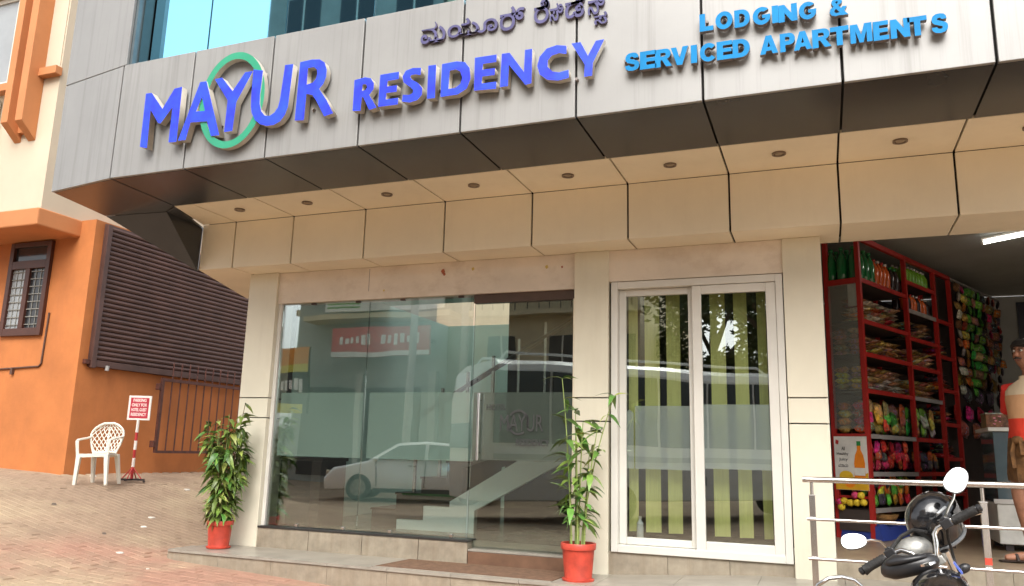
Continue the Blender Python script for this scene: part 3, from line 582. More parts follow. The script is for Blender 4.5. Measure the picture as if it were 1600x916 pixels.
FAT = {'L': [[(0, 0), (1, 0), (1, .26), (.42, .26), (.42, 1), (0, 1)]], 'I': [[(0, 0), (1, 0), (1, 1), (0, 1)]],
 'O': [arc(.5, .5, .5, .51, 0, 345, 23), arc(.5, .5, .21, .26, 0, 345, 23)],
 'D': [[(0, 0), (.48, 0)] + arc(.48, .5, .52, .5, -75, 75, 12) + [(.48, 1), (0, 1)], [(.32, .24), (.46, .24)] + arc(.46, .5, .22, .26, -70, 70, 8) + [(.46, .76), (.32, .76)]],
 'G': [arc(.5, .5, .5, .51, 42, 335, 22) + [(.98, .55), (.52, .55), (.52, .36), (.68, .36), (.66, .27)] + arc(.5, .5, .22, .26, 300, 60, 14)],
 'C': [arc(.52, .5, .52, .51, 40, 320, 22) + arc(.52, .5, .24, .27, 318, 42, 14)],
 'N': [[(0, 0), (.32, 0), (.32, .52), (.68, 0), (1, 0), (1, 1), (.68, 1), (.68, .48), (.32, 1), (0, 1)]],
 'S': [S_], 'E': [[(0, 0), (1, 0), (1, .23), (.4, .23), (.4, .40), (.93, .40), (.93, .61), (.4, .61), (.4, .77), (.98, .77), (.98, 1), (0, 1)]],
 'R': [[(0, 0), (.33, 0), (.33, .38), (.42, .38), (.66, 0), (1.02, 0), (.72, .42)] + arc(.62, .71, .33, .29, -50, 90, 10) + [(0, 1)], [(.33, .58), (.55, .58)] + arc(.55, .68, .09, .10, -60, 60, 5) + [(.55, .78), (.33, .78)]],
 'P': [[(0, 0), (.35, 0), (.35, .36), (.60, .36)] + arc(.62, .68, .38, .32, -80, 90, 10) + [(0, 1)], [(.35, .57), (.52, .57)] + arc(.54, .68, .10, .11, -60, 60, 5) + [(.52, .79), (.35, .79)]],
 'V': [[(.35, 0), (.65, 0), (1, 1), (.68, 1), (.5, .38), (.32, 1), (0, 1)]],
 'A': [[(0, 0), (.30, 0), (.36, .17), (.64, .17), (.70, 0), (1, 0), (.66, 1), (.34, 1)], [(.42, .38), (.58, .38), (.5, .66)]],
 'T': [[(.34, 0), (.66, 0), (.66, .75), (1, .75), (1, 1), (0, 1), (0, .75), (.34, .75)]],
 'M': [[(0, 0), (.25, 0), (.25, .62), (.41, 0), (.59, 0), (.75, .62), (.75, 0), (1, 0), (1, 1), (.66, 1), (.5, .42), (.34, 1), (0, 1)]],
 '&': [[(.66, 0), (1.0, 0), (.80, .24), (.94, .50), (.70, .52), (.65, .42), (.48, .60), (.66, .70), (.72, .82), (.62, .95), (.42, 1.0), (.20, .94), (.12, .80), (.18, .64), (.24, .57), (.06, .42), (.02, .24), (.12, .06), (.34, -.01), (.54, .03)], [(.36, .42), (.55, .20), (.42, .16), (.30, .20), (.27, .30)], [(.40, .70), (.34, .80), (.42, .86), (.50, .80)]]}
sc_ = thing('sign', 'bright cyan LODGING & SERVICED APARTMENTS letters on the grey fascia', 'sign', (0, YF - .02, 3.8))
for ch, x0, x1, z0, z1 in CYAN:
    lp = [[(x0 - .005 + p[0] * (x1 - x0 + .010), z0 + p[1] * (z1 - z0)) for p in l] for l in FAT[ch]]
    me = outline_mesh('letter', lp, .035, ['letter cyan', 'letter side dark']); stand(me, YF - .06 + .0175); part_mesh('letter', me, sc_)
    G().tube([((x0 + x1) / 2, YF - .03, (z0 + z1) / 2 + .02), ((x0 + x1) / 2, YF + .001, (z0 + z1) / 2 + .02)], .01, 6).build('stand_off', 'letter side dark', sc_)
kn = thing('sign', 'small violet Kannada script letters on the grey fascia above RESIDENCY', 'sign', (-2.0, YF - .01, 4.2))
for ch, x0, x1, z0, z1 in KANN:
    me = text_mesh('letter', ch, 1.0, .02, ['letter violet', 'letter violet side'], .014); fit_mesh(me, x0, x1, z0, z1)
    a = max(v.co.z for v in me.vertices)
    for v in me.vertices: v.co.z *= .0125 / max(a, 1e-6)
    stand(me, YF - .0125); part_mesh('letter', me, kn)
# ------------------------------------------------------------------ orange house across the courtyard
streaks(mat('orange wall', (0.52, 0.18, 0.052), 0.8, 0, 0.15, 1.1, 0.15, 30), 0.42, 2.2, .5, .50, .78, (0.36, 0.125, 0.045))
streaks(mat('cream wall', (0.58, 0.495, 0.375), 0.8, 0, 0.05, 1.0, 0.08, 30), 0.14, 2, .5, .52, .8, (0.45, 0.33, 0.22))
mat('orange trim', (0.52, 0.205, 0.075), 0.7, 0, 0.06, 2)
mat('brown frame', (0.070, 0.024, 0.015), 0.45, 0, 0.15, 4)
mat('shutter brown', (0.085, 0.042, 0.034), 0.5, 0.0, 0.2, 2.5)
mat('gate iron', (0.10, 0.035, 0.025), 0.6, 0.1, 0.3, 10)
mat('dark pane', (0.03, 0.03, 0.032), 0.08); mat('pale pane', (0.30, 0.32, 0.33), 0.08, 0, 0.1, 1)
mat('grille white', (0.24, 0.235, 0.21), 0.5); mat('pipe brown', (0.10, 0.05, 0.035), 0.6)
oh = thing('orange_house', 'orange walled house with cream upper floor beyond the paved courtyard', 'building', (-12, 9, .6))
XW = -9.6
g = G().box(-22, XW, 8.1, 26, -.3, 4.268); g.build('wall', 'orange wall', oh)
G().box(-22, -9.88, 7.40, 26, 4.02, 4.27).build('floor_band', 'orange trim', oh, bevel=.02)
G().box(-22, -9.93, 7.47, 26, 4.27, 13).build('upper_wall', 'cream wall', oh)
# window with transom, two leaves and a grille
wd = G(); x0, x1, z0, z1, y = -11.20, -10.36, 2.605, 4.0, 8.045
wd.box(x0, x0 + .08, y, 8.12, z0, z1).box(x1 - .08, x1, y, 8.12, z0, z1).box(x0 + .08, x1 - .08, y + .002, 8.12, z0, z0 + .11).box(x0 + .08, x1 - .08, y + .002, 8.12, z1 - .07, z1).box(x0 + .08, x1 - .08, y + .001, 8.12, 3.60, 3.72)
wd.box(-10.83, -10.74, y + .003, 8.12, z0 + .11, 3.60)
wf = wd.build('window', 'brown frame', oh, bevel=.004)
G().box(x0 + .08, x1 - .08, 8.088, 8.095, 3.72, z1 - .07).build('pane', 'dark pane', wf)
for a, b in ((x0 + .08, -10.83), (-10.74, x1 - .08)):
    G().box(a, b, 8.088, 8.096, z0 + .11, 3.60).build('pane', 'pale pane' if a < -11 else 'dark pane', wf)
    for k in range(8): G().box(a + .01, b - .01, 8.07, 8.078, z0 + .16 + k * .112, z0 + .172 + k * .112).build('grille_bar', 'grille white', wf)
    for k in range(2): xx = a + (b - a) * (k + 1) / 3; G().box(xx - .005, xx + .005, 8.079, 8.086, z0 + .115, 3.59).build('grille_bar', 'grille white', wf)
# conduit pipe on the wall
g = G(); g.tube([(-10.27, 8.085, 2.93), (-10.29, 8.085, 2.20), (-10.33, 8.085, 2.16), (-11.6, 8.085, 2.11)], .013, 8); g.build('conduit', 'pipe brown', oh)
G().box(-10.86, -10.82, 8.06, 8.1, 2.05, 2.14).build('junction_box', 'pipe brown', oh)
# upper window with white frame and orange sill
uw = G(); uw.box(-12.4, -12.36, 7.43, 7.5, 6.25, 8.2)
for xx in (-12.36, -11.55, -10.98): uw.box(xx, xx + .05, 7.43, 7.5, 6.30, 7.62)
uw.box(-12.36, -10.6, 7.432, 7.5, 6.24, 6.30).box(-12.36, -10.6, 7.432, 7.5, 7.62, 7.68)
uf = uw.build('window', 'white upvc', oh)
for a, b in ((-12.31, -11.55), (-11.50, -10.98), (-10.93, -10.62)): G().box(a, b, 7.455, 7.462, 6.30, 7.62).build('pane', 'pale pane', uf)
G().box(-12.4, -10.66, 7.34, 7.47, 6.10, 6.22).build('sill', 'orange trim', oh, bevel=.008)
G().box(-12.6, -10.55, 7.30, 7.47, 7.72, 7.85).build('window_hood', 'cream wall', oh)
# two vertical orange fins with a sloping foot
for xa, xb in ((-10.66, -10.53), (-10.38, -10.24)):
    G().prism([(xa, 7.47, 5.30), (xa, 7.22, 5.52), (xa, 7.22, 12), (xa, 7.47, 12)], (xb - xa, 0, 0)).build('fin', 'orange trim', oh, bevel=.008)
G().box(-10.53, -10.38, 7.40, 7.47, 5.42, 12).build('fin_back', 'orange trim', oh)
G().box(-10.24, -9.90, 7.36, 7.47, 6.24, 6.36).build('sill', 'orange trim', oh, bevel=.006)
G().box(-10.24, -9.95, 7.455, 7.47, 6.37, 12).build('recess_panel', 'cream wall', oh)
g = G().tube([(-11.12, 7.36, 5.35), (-11.12, 7.36, 6.0)], .12, 16); g.build('hopper_head', 'render wall', oh)
# roller shutter on the side wall, every slat its own piece
rs = G(); rs.box(XW, XW + .03, 8.25, 13.6, 2.17, 4.24); sh = rs.build('shutter', 'shutter brown', oh)
ns = 28
slat = G(); h = (4.22 - 2.27) / ns
prof = [(XW + .031, 0), (XW + .052, .008), (XW + .062, h * .45), (XW + .050, h * .86), (XW + .031, h * .93)]
slat.prism([(x - XW, 8.33, z) for x, z in prof], (0, 5.2, 0)); slm = slat.mesh('slat', 'shutter brown')
for k in range(ns): inst('slat', slm, sh, (XW, 0, 2.27 + k * h))
G().box(XW + .031, XW + .075, 8.30, 13.55, 2.17, 2.262).build('bottom_rail', 'shutter brown', sh, bevel=.005)
G().box(XW + .031, XW + .085, 8.25, 8.325, 2.15, 4.23).build('guide_rail', 'shutter brown', sh, bevel=.004)
G().box(XW, XW + .06, 8.17, 8.245, 2.20, 2.26).build('lock_bracket', 'gate iron', sh); G().tube([(XW + .08, 8.52, 2.13), (XW + .08, 8.52, 2.20)], .03, 10).build('lock', 'aluminium', sh)
# iron gate folded back against the wall
gt = thing('iron_gate', 'rusty brown iron bar gate folded flat against the orange side wall', 'gate', (-9.42, 9.47, .95))
gx = -9.42
G().box(gx - .02, gx + .02, 9.46, 9.51, .99, 2.12).build('hinge_post', 'gate iron', gt)
G().box(gx - .018, gx + .018, 9.51, 12.3, .985, 1.025).build('rail', 'gate iron', gt); G().box(gx - .018, gx + .018, 9.51, 12.3, 2.07, 2.115).build('rail', 'gate iron', gt)
bar = G().tube([(0, 0, 0), (0, 0, 1.36), (0, 0, 1.40)], [.011, .011, .002], 8).mesh('bar', 'gate iron')
for k in range(15): inst('bar', bar, gt, (gx + .0, 9.68 + k * .175, .99))
for z in (1.12, 1.98): G().box(gx - .07, gx + .01, 9.42, 9.475, z - .05, z + .05).build('hinge', 'gate iron', gt, bevel=.008)
# ------------------------------------------------------------------ plastic chair
mat('white plastic', (0.72, 0.69, 0.60), 0.4, 0, 0.05, 8)
ch = thing('plastic_chair', 'white plastic garden chair with lattice back standing before the orange wall', 'chair', (-8.58, 7.76, gz(-8.58, 7.76)))
ch.rotation_euler = (0.0, -.06, math.radians(24)); ch.scale = (.78, .82, .95)
def C_(name, g, **k): g.build(name, 'white plastic', ch, local=True, **k)
sw, sdp = .23, .22                     # local: x right, -y front, z up
g = G(); rs_ = []
for k in range(7):
    t = k / 6; y = -.24 + .46 * t; ww = .235 - .035 * t; z = .405 + .012 * math.sin(t * 3) - .02 * t
    rs_.append([(-ww, y, z + .012), (-ww * .5, y, z), (0, y, z - .006), (ww * .5, y, z), (ww, y, z + .012), (ww, y, z - .02), (0, y, z - .03), (-ww, y, z - .02)])
g.rings(rs_); g.box(-.235, .235, -.255, -.238, .37, .415); C_('seat', g, smooth=True)
for sx_, y0, dx, dy in ((-1, -.225, .03, -.04), (1, -.225, .03, -.04), (-1, .2, .03, .07), (1, .2, .03, .07)):
    x0 = sx_ * (.215 if y0 < 0 else .185); g = G(); rs_ = []
    for t in (0, .5, 1):
        r = .034 - .012 * t; x = x0 + sx_ * dx * t; y = y0 + dy * t; z = .40 * (1 - t)
        rs_.append([(x - r, y - r, z), (x + r, y - r, z), (x + r, y + r, z), (x - r, y + r, z)])
    g.rings(rs_); C_('leg', g, bevel=.006)
def back(u, v):                        # u -1..1, v 0..1 on the curved back
    wv = (.165 + .10 * math.sin(min(1, v * 1.15) * math.pi * .62)) * (1 if v < .62 else math.sqrt(max(0, 1 - ((v - .62) / .40) ** 2)))
    return Vector((u * wv, .205 + .115 * v - .05 * u * u, .39 + .43 * v))
g = G()
rim = [back(-1, v / 16) for v in range(17)] + [back(1, v / 16) for v in range(16, -1, -1)]
g.tube(rim, .016, 8); C_('back_rim', g, smooth=True)
g = G()
for k in range(-5, 11):
    for s in (-1, 1):
        P = []
        for q in range(25):
            v = q / 24; u = s * (-1.6 + .27 * (k + 3) - (v - .3) * 1.3)
            if abs(u) < .97 and .02 < v < .97: P.append(back(u, v))
        if len(P) > 2: g.tube(P, .0075, 5)
g.tube([back(0, v / 12) for v in range(1, 13)], .011, 6); g.tube([back(u / 6, .10) for u in range(-6, 7)], .014, 6); C_('back_lattice', g)
for s in (-1, 1):
    g = G(); g.tube([back(s, .60), (s * .275, .16, .63), (s * .285, .0, .615), (s * .275, -.16, .60), (s * .255, -.235, .585), (s * .245, -.24, .50), (s * .235, -.235, .40)], [.018, .024, .026, .026, .026, .024, .024], 8, flat=.6); C_('armrest', g, smooth=True)
# ------------------------------------------------------------------ striped sign stand
mat('sign white', (0.78, 0.72, 0.66), 0.5); mat('sign red', (0.42, 0.022, 0.045), 0.45); mat('pole red', (0.45, 0.03, 0.03), 0.45); mat('sign print', (0.78, 0.62, 0.58), 0.6); mat('base black', (0.03, 0.02, 0.02), 0.6)
sx0, sy0 = -8.72, 8.42; sz0 = gz(sx0, sy0)
sn = thing('sign_stand', 'red and white striped pole with square red notice board beside the plastic chair', 'sign stand', (sx0, sy0, sz0))
zs = [0, .20, .32, .44, .56, .68, .82]
for a, b, m_ in ((.03, .20, 'pole red'), (.20, .32, 'sign white'), (.32, .43, 'pole red'), (.43, .55, 'sign white'), (.55, .66, 'pole red'), (.66, .84, 'sign white')):
    G().tube([(sx0, sy0, sz0 + a), (sx0, sy0, sz0 + b)], .019, 12).build('pole_band', m_, sn)
dn = Vector((.80, -.60, 0)); rt = Vector((.60, .80, 0)) * 1.0; rt = Vector((0.93, 0.36, 0)); dn = Vector((.36, -.93, 0))
for s in (-1, 1):
    G().tube([Vector((sx0, sy0, sz0 + .20)), Vector((sx0, sy0, sz0 + .045)) + rt * .13 * s], .008, 6).build('brace', 'pole red', sn)
    G().tube([Vector((sx0, sy0, sz0 + .20)), Vector((sx0, sy0, sz0 + .045)) + dn * .13 * s], .008, 6).build('brace', 'pole red', sn)
G().obox(Vector((sx0, sy0, sz0 + .035)), rt * .17, dn * .02, Vector((0, 0, .012))).obox(Vector((sx0, sy0, sz0 + .034)), rt * .02, dn * .17, Vector((0, 0, .011))).build('base', 'base black', sn)
for s in (-1, 1): G().ell(Vector((sx0, sy0, sz0 + .015)) + rt * .17 * s, .018, .018, .018, 10, 6).build('foot', 'base black', sn)
bc = Vector((sx0, sy0, sz0 + .99))
bd = G().obox(bc, rt * .155, dn * .010, Vector((0, 0, .165))).build('board', 'sign white', sn, bevel=.004)
G().obox(bc + dn * .0115, rt * .126, dn * .0015, Vector((0, 0, .138))).build('red_field', 'sign red', bd)
for i, t_ in enumerate(('PARKING', 'ONLY FOR', 'HOTEL GUEST', 'RESIDENCY')):
    me = text_mesh('notice_lettering', t_, 1.0, .02, ['sign print'], .03); fit_mesh(me, -.105 if i else -.09, .105 if i else .09, .082 - i * .064, .126 - i * .064)
    for v in me.vertices: v.co.z *= .04
    me.transform(UP); me.transform(Matrix(((rt.x, -dn.x, 0, 0), (rt.y, -dn.y, 0, 0), (0, 0, 1, 0), (0, 0, 0, 1)))); me.transform(Matrix.Translation(bc + dn * .0145)); part_mesh('notice_lettering', me, bd)
# ------------------------------------------------------------------ potted plants
mat('pot red', (0.50, 0.058, 0.033), 0.46, 0, 0.22, 9); mat('soil', (0.045, 0.03, 0.02), 0.95)
mat('leaf', (0.125, 0.235, 0.042), 0.42, 0, 0.25, 20, rand=.5, huer=.035); mat('leaf pale', (0.27, 0.33, 0.075), 0.45, 0, 0.15, 20, rand=.25, huer=.02); mat('stem green', (0.26, 0.34, 0.10), 0.5, 0, 0.15, 12); mat('stem brown', (0.16, 0.10, 0.05), 0.7, 0, .2, 12)
def leaf_mesh(name, L_, W, droop, m_, fold=.25):
    n = 6; V = []; F = []
    for k in range(n + 1):
        t = k / n; ww = W * (math.sin(math.pi * min(1, t * 1.02) ** .75)) * .5 if 0 < k < n else .001
        x = L_ * (t - .12 * droop * t * t); z = -droop * L_ * t * t
        V += [(x, -ww, z + fold * ww), (x, 0, z), (x, ww, z + fold * ww)]
    for k in range(n):
        for j in (0, 1): F.append((3 * k + j, 3 * k + j + 3, 3 * k + j + 4, 3 * k + j + 1))
    me = bpy.data.meshes.new(name); me.from_pydata(V, [], F); me.materials.append(MATS[m_]); me.polygons.foreach_set('use_smooth', [True] * len(F)); me.update(); return me
def pot(root, c, r, h):
    g = G(); g.lathe([(r * .80, 0), (r * .86, .012), (r * .84, .02), (r * .98, h * .80), (r * .99, h * .83), (r * 1.08, h * .84), (r * 1.10, h * .98), (r * 1.07, h), (r * .97, h), (r * .94, h * .86), (0, h * .86)], c, 36); p = g.build('pot', 'pot red', root, smooth=True)
    G().lathe([(0, 0), (r * .78, 0), (r * .98, .004), (r * 1.0, .018), (r * .9, .02), (0, .019)], c, 30).build('saucer', 'pot red', p, smooth=True)
    G().lathe([(r * .93, h * .861), (r * .5, h * .88), (0, h * .89)], c, 20).build('soil', 'soil', p)
c1 = Vector((-5.55, 6.52, .154))
p1 = thing('potted_plant', 'bushy leafy plant in a red pot at the left column', 'potted plant', c1, 'red plastic pots with tall plants')
pot(p1, c1, .116, .26)
lm1 = [leaf_mesh('leaf', .155, .052, d, 'leaf') for d in (.35, .6, .95)] + [leaf_mesh('leaf', .15, .056, .6, 'leaf pale')]
RP = random.Random(11)
def orient(o, d, roll):
    d = d.normalized(); q = d.to_track_quat('X', 'Z'); o.rotation_euler = (q @ __import__('mathutils').Quaternion((1, 0, 0), roll)).to_euler()
stems = []
for k in range(15):
    a = 2 * math.pi * k / 15 + RP.uniform(-.2, .2); r0 = RP.uniform(.01, .08); sp = RP.uniform(.03, .13); hh = RP.uniform(.68, 1.06) if k else 1.16
    P = []
    for q in range(6):
        t = q / 5; P.append(c1 + Vector((math.cos(a) * (r0 + sp * t ** 1.4), math.sin(a) * (r0 + sp * t ** 1.4), .23 + hh * t)))
    G().tube(P, [.008 - .005 * q / 5 for q in range(6)], 6).build('stem', 'stem brown' if k % 3 == 0 else 'stem green', p1); stems.append(P)
cnt = 0
while cnt < 290:
    P = stems[RP.randrange(15)]; t = RP.uniform(.05, 1) ** .8; i = min(4, int(t * 5)); f = t * 5 - i; b = P[i].lerp(P[i + 1], f)
    out = Vector((b.x - c1.x, b.y - c1.y, 0)); out = out.normalized() if out.length > .01 else Vector((1, 0, 0))
    a = RP.uniform(-1.5, 1.5); d = Vector((out.x * math.cos(a) - out.y * math.sin(a), out.x * math.sin(a) + out.y * math.cos(a), RP.uniform(-.55, .75)))
    o = inst('leaf', lm1[3] if RP.random() < .28 else lm1[RP.randrange(3)], p1, b, None, (RP.uniform(.7, 1.15),) * 3); orient(o, d, RP.uniform(-.6, .6)); cnt += 1
extra = G(); lmb = bpy.data.meshes['leaf']
def add_leaf(b, d, s):
    M_ = Matrix.Translation(b) @ d.normalized().to_track_quat('X', 'Z').to_matrix().to_4x4() @ Matrix.Scale(s, 4); me_ = lm1[RP.randrange(3)]
    extra.add([M_ @ v.co for v in me_.vertices], [tuple(p_.vertices) for p_ in me_.polygons])
for _ in range(420):
    P = stems[RP.randrange(15)]; t = RP.uniform(.02, .96); i = min(4, int(t * 5)); b = P[i].lerp(P[i + 1], t * 5 - i); a = RP.uniform(0, 6.28)
    add_leaf(b, Vector((math.cos(a), math.sin(a), RP.uniform(-.8, .5))), RP.uniform(.6, 1.0))
o = extra.build('leaf', 'leaf', p1, smooth='full'); o['kind'] = 'stuff'
c2 = Vector((-1.875, 6.40, .154))
p2 = thing('potted_plant', 'sparse bamboo-like plant with slim green canes in a red pot at the middle column', 'potted plant', c2, 'red plastic pots with tall plants')
pot(p2, c2, .13, .29)
lm2 = [leaf_mesh('leaf', .20, .064, d, 'leaf') for d in (.2, .5, .85)] + [leaf_mesh('leaf', .2, .04, .5, 'leaf pale')]
canes = [(-.06, -.01, -.16, .02, 1.52), (-.03, .02, -.05, .05, 1.22), (.0, -.03, -.02, -.02, 1.0), (.02, .02, .28, .05, 1.36), (.05, -.01, .16, -.03, 1.05), (-.045, -.04, -.09, -.06, .95), (.03, .04, .06, .10, .85), (-.07, .03, -.12, .08, .8), (.0, .0, .03, .0, 1.12)]
for k, (ax0, ay0, ax1, ay1, hh) in enumerate(canes):
    hh *= .9
    P = [c2 + Vector((ax0 + (ax1 - ax0) * (q / 8) ** 1.6, ay0 + (ay1 - ay0) * q / 8, .24 + hh * q / 8)) for q in range(9)]
    st_ = G().tube(P, [.0085 - .005 * q / 8 for q in range(9)], 7).build('cane', 'stem green', p2)
    for q in range(1, 8): G().tube([P[q] - Vector((0, 0, .004)), P[q] + Vector((0, 0, .004))], .0105 - .005 * q / 8, 7).build('node', 'leaf pale', st_)
    for q in range(2, 9):
        for _ in range(3 if q < 7 else 2 if q < 8 else 4):
            if RP.random() < .12 and q < 8: continue
            b = P[q]; a = RP.uniform(0, 6.28); d = Vector((math.cos(a), math.sin(a), RP.uniform(-.35, .7) if q < 8 else RP.uniform(-.1, .9)))
            tip = b + d.normalized() * RP.uniform(.02, .07)
            o = inst('leaf', lm2[3] if RP.random() < .2 else lm2[RP.randrange(3)], p2, b, None, (RP.uniform(.55, .95),) * 3); orient(o, d, RP.uniform(-.5, .5))
# ------------------------------------------------------------------ steel railing
rl = thing('steel_railing', 'polished steel tube railing before the open shop at the right', 'railing', (0, 6.2, .25))
yr = 6.2
G().tube([(-.157, yr, 1.005), (3.5, yr, 1.03)], .021, 14).build('top_rail', 'steel', rl, smooth=True)
for z in (.735, .468): G().tube([(-.137, yr - .024, z), (3.5, yr - .024, z + .012)], .0115, 12).build('rail', 'steel', rl, smooth=True)
for x in (-.098, .965, 2.03, 3.1):
    p = G().box(x - .021, x + .021, yr - .010, yr + .032, pz(x) + .001, .90).build('post', 'steel', rl, bevel=.003)
    G().tube([(x, yr + .008, .90), (x, yr + .008, .99)], .012, 10).build('post_pin', 'steel', p, smooth=True)
    G().box(x - .026, x + .026, yr - .014, yr + .036, .895, .902).build('post_cap', 'aluminium', p)
    if x > 0.5 and x < 1: G().box(x - .0215, x + .0215, yr - .0108, yr - .0098, .50, .545).build('sticker', 'pot red', p)
# ------------------------------------------------------------------ shop: red shelf and goods
mat('shelf red', (0.42, 0.020, 0.016), 0.4, 0, 0.1, 4); mat('shelf edge', (0.45, 0.42, 0.40), 0.4, .3); mat('shelf dark', (0.05, 0.035, 0.03), 0.7)
def pk(name, c, **k): return printed(mat(name, tuple(min(.9, x * 1.1) for x in c), .30, 0, .55, 26, rand=.5, huer=.05, **k))
def printed(m):
    """a printed panel in the middle of a wrapper, its tint different on each packet"""
    t = m.node_tree; N = t.nodes; L = t.links; b = N['Principled BSDF']; src = b.inputs['Base Color'].links[0].from_socket
    tc = N.new('ShaderNodeTexCoord'); s = N.new('ShaderNodeSeparateXYZ'); L.new(tc.outputs['Generated'], s.inputs[0])
    oi = N.new('ShaderNodeObjectInfo'); wn = N.new('ShaderNodeTexWhiteNoise'); wn.noise_dimensions = '1D'; L.new(oi.outputs['Random'], wn.inputs['W'])
    v = N.new('ShaderNodeTexVoronoi'); v.inputs['Scale'].default_value = 5.5; L.new(tc.outputs['Generated'], v.inputs['Vector'])
    r = N.new('ShaderNodeMapRange'); r.inputs[1].default_value = .34; r.inputs[2].default_value = .30; L.new(v.outputs['Distance'], r.inputs[0])
    c = N.new('ShaderNodeMath'); c.operation = 'COMPARE'; c.inputs[1].default_value = .5; c.inputs[2].default_value = .20; L.new(s.outputs['X'], c.inputs[0])
    f = N.new('ShaderNodeMath'); f.operation = 'MULTIPLY'; L.new(r.outputs[0], f.inputs[0]); L.new(c.outputs[0], f.inputs[1])
    h = N.new('ShaderNodeHueSaturation'); h.inputs['Color'].default_value = (.62, .30, .10, 1); h.inputs['Saturation'].default_value = .8; L.new(wn.outputs['Value'], h.inputs['Hue'])
    mx = N.new('ShaderNodeMix'); mx.data_type = 'RGBA'; L.new(f.outputs[0], mx.inputs[0]); L.new(src, mx.inputs[6]); L.new(h.outputs[0], mx.inputs[7]); L.new(mx.outputs[2], b.inputs['Base Color'])
    return m
PK = {'brown': pk('packet brown', (.30, .14, .055)), 'gold': pk('packet gold', (.48, .30, .07)), 'pink': pk('packet pink', (.55, .03, .10)), 'red': pk('packet red', (.50, .03, .02)), 'green': pk('packet green', (.10, .34, .04)), 'yellow': pk('packet yellow', (.62, .46, .04)), 'white': pk('packet white', (.55, .50, .42)), 'orange': pk('packet orange', (.60, .20, .03)), 'tan': pk('packet tan', (.40, .24, .12)), 'dark': pk('packet dark', (.05, .04, .05))}
mat('bottle green', (0.010, 0.16, 0.045), 0.08, coat=.5); mat('bottle orange', (0.62, 0.11, 0.015), 0.1, coat=.5); mat('bottle lime', (0.18, 0.46, 0.03), 0.15, coat=.5); mat('bottle dark', (0.03, 0.02, 0.02), 0.1); mat('cap green', (0.02, .22, .06), .4); mat('cap white', (.65, .65, .62), .4); mat('cap red', (.45, .03, .03), .4)
A0 = Vector((.41, 8.75, .39)); U = Vector((.431, .902, 0)); Nn = Vector((-.902, .431, 0))
def sp(t, d, z): return A0 + U * t + Nn * d + Vector((0, 0, z - .39))
unit = thing('shop_shelf', 'tall red shelf rack full of packets inside the shop entrance', 'shelf', A0)
PT = [0, 1.22, 2.12, 2.65]; DP = .34
up = Vector((0, 0, 1))
for t in PT:
    for d in (0, DP): G().obox(sp(t, d, 1.92), U * .022, Nn * .022, up * 1.53).build('post', 'shelf red', unit)
for t in (PT[0],): 
    G().obox(sp(0, DP / 2, .44), U * .015, Nn * (DP / 2), up * .03).build('side_rail', 'shelf red', unit)
    for z in (1.40, 2.99): G().obox(sp(-.004, DP / 2, z - .02), U * .018, Nn * (DP / 2 - .02), up * .03).build('side_rail', 'shelf red', unit)
    G().obox(sp(0, DP / 2, .79), U * .006, Nn * (DP / 2 - .02), up * .012).build('side_rail', 'shelf red', unit)
LV = [[(.46, 0), (.68, 1), (1.03, 1), (1.40, 1), (1.85, 0), (2.22, 0), (2.56, 0), (2.99, 0)], [(.46, 0), (.70, 0), (1.03, 0), (1.40, 0), (1.85, 1), (2.20, 0), (2.52, 0), (2.84, 1), (3.17, 0)], [(.46, 0), (.8, 0), (1.2, 0), (1.6, 0), (2.0, 0), (2.4, 0), (2.84, 0)]]
for b in range(3):
    for z, silver in LV[b]:
        c = sp((PT[b] + PT[b + 1]) / 2, DP / 2, z - .012); hl = (PT[b + 1] - PT[b]) / 2 - .022
        bd_ = G().obox(c, U * hl, Nn * (DP / 2 - .0), up * .010).build('shelf_board', 'shelf dark', unit)
        G().obox(sp((PT[b] + PT[b + 1]) / 2, -.008, z - .012), U * hl, Nn * .008, up * .022).build('edge_strip', 'shelf edge' if silver else 'shelf red', bd_)
G().obox(sp(1.32, DP + .02, 1.7), U * 1.32, Nn * .008, up * 1.3).build('back_panel', 'shelf dark', unit)
for t in PT[:3]: pass
G().obox(sp(1.32, 0, 3.43), U * 1.32, Nn * .02, up * .025).build('top_rail', 'shelf red', unit)
# end panel of the rack facing the street: glass, white paper, poster
ep = G().obox(sp(-.028, DP / 2, 2.2), U * .002, Nn * (DP / 2 - .024), up * .74).build('end_glass', 'window glass', unit)
po = thing('poster', 'white poster with an orange juice bottle and fruit on the red rack end', 'poster', sp(-.03, .17, .86))
mat('poster white', (.74, .72, .68), .35); mat('poster yellow', (.75, .42, .02), .35); mat('juice', (.85, .24, .01), .35); mat('poster grey', (.12, .12, .12), .5); mat('poster green', (.02, .25, .06), .4); mat('mango', (.80, .50, .03), .35)
pc = lambda a, z: sp(-.034, .17 - a, z)
def pp(pts, m_, k=1, nm='print'): 
    v = [pc(a, z) - U * (.0012 * k) for a, z in pts]; G().prism(v, U * .0011).build(nm, m_, po)
G().obox(sp(-.031, .17, 1.12), U * .003, Nn * .165, up * .262).build('sheet', 'poster white', po)
pp([(-.165, .86), (.165, .86), (.165, 1.03), (.06, .985), (-.06, .99), (-.165, .95)], 'poster yellow', 1)
bx = .085
pp([(bx - .05, .93), (bx + .05, .93), (bx + .056, 1.0), (bx + .05, 1.06), (bx + .054, 1.12), (bx + .04, 1.20), (bx + .018, 1.25), (bx + .018, 1.29), (bx - .018, 1.29), (bx - .018, 1.25), (bx - .04, 1.20), (bx - .054, 1.12), (bx - .05, 1.06), (bx - .056, 1.0)], 'juice', 2)
pp([(bx - .02, 1.29), (bx + .02, 1.29), (bx + .02, 1.335), (bx - .02, 1.335)], 'poster green', 2, 'bottle_cap'); pp([(bx - .052, 1.00), (bx + .052, 1.00), (bx + .05, 1.075), (bx - .05, 1.075)], 'poster white', 3)
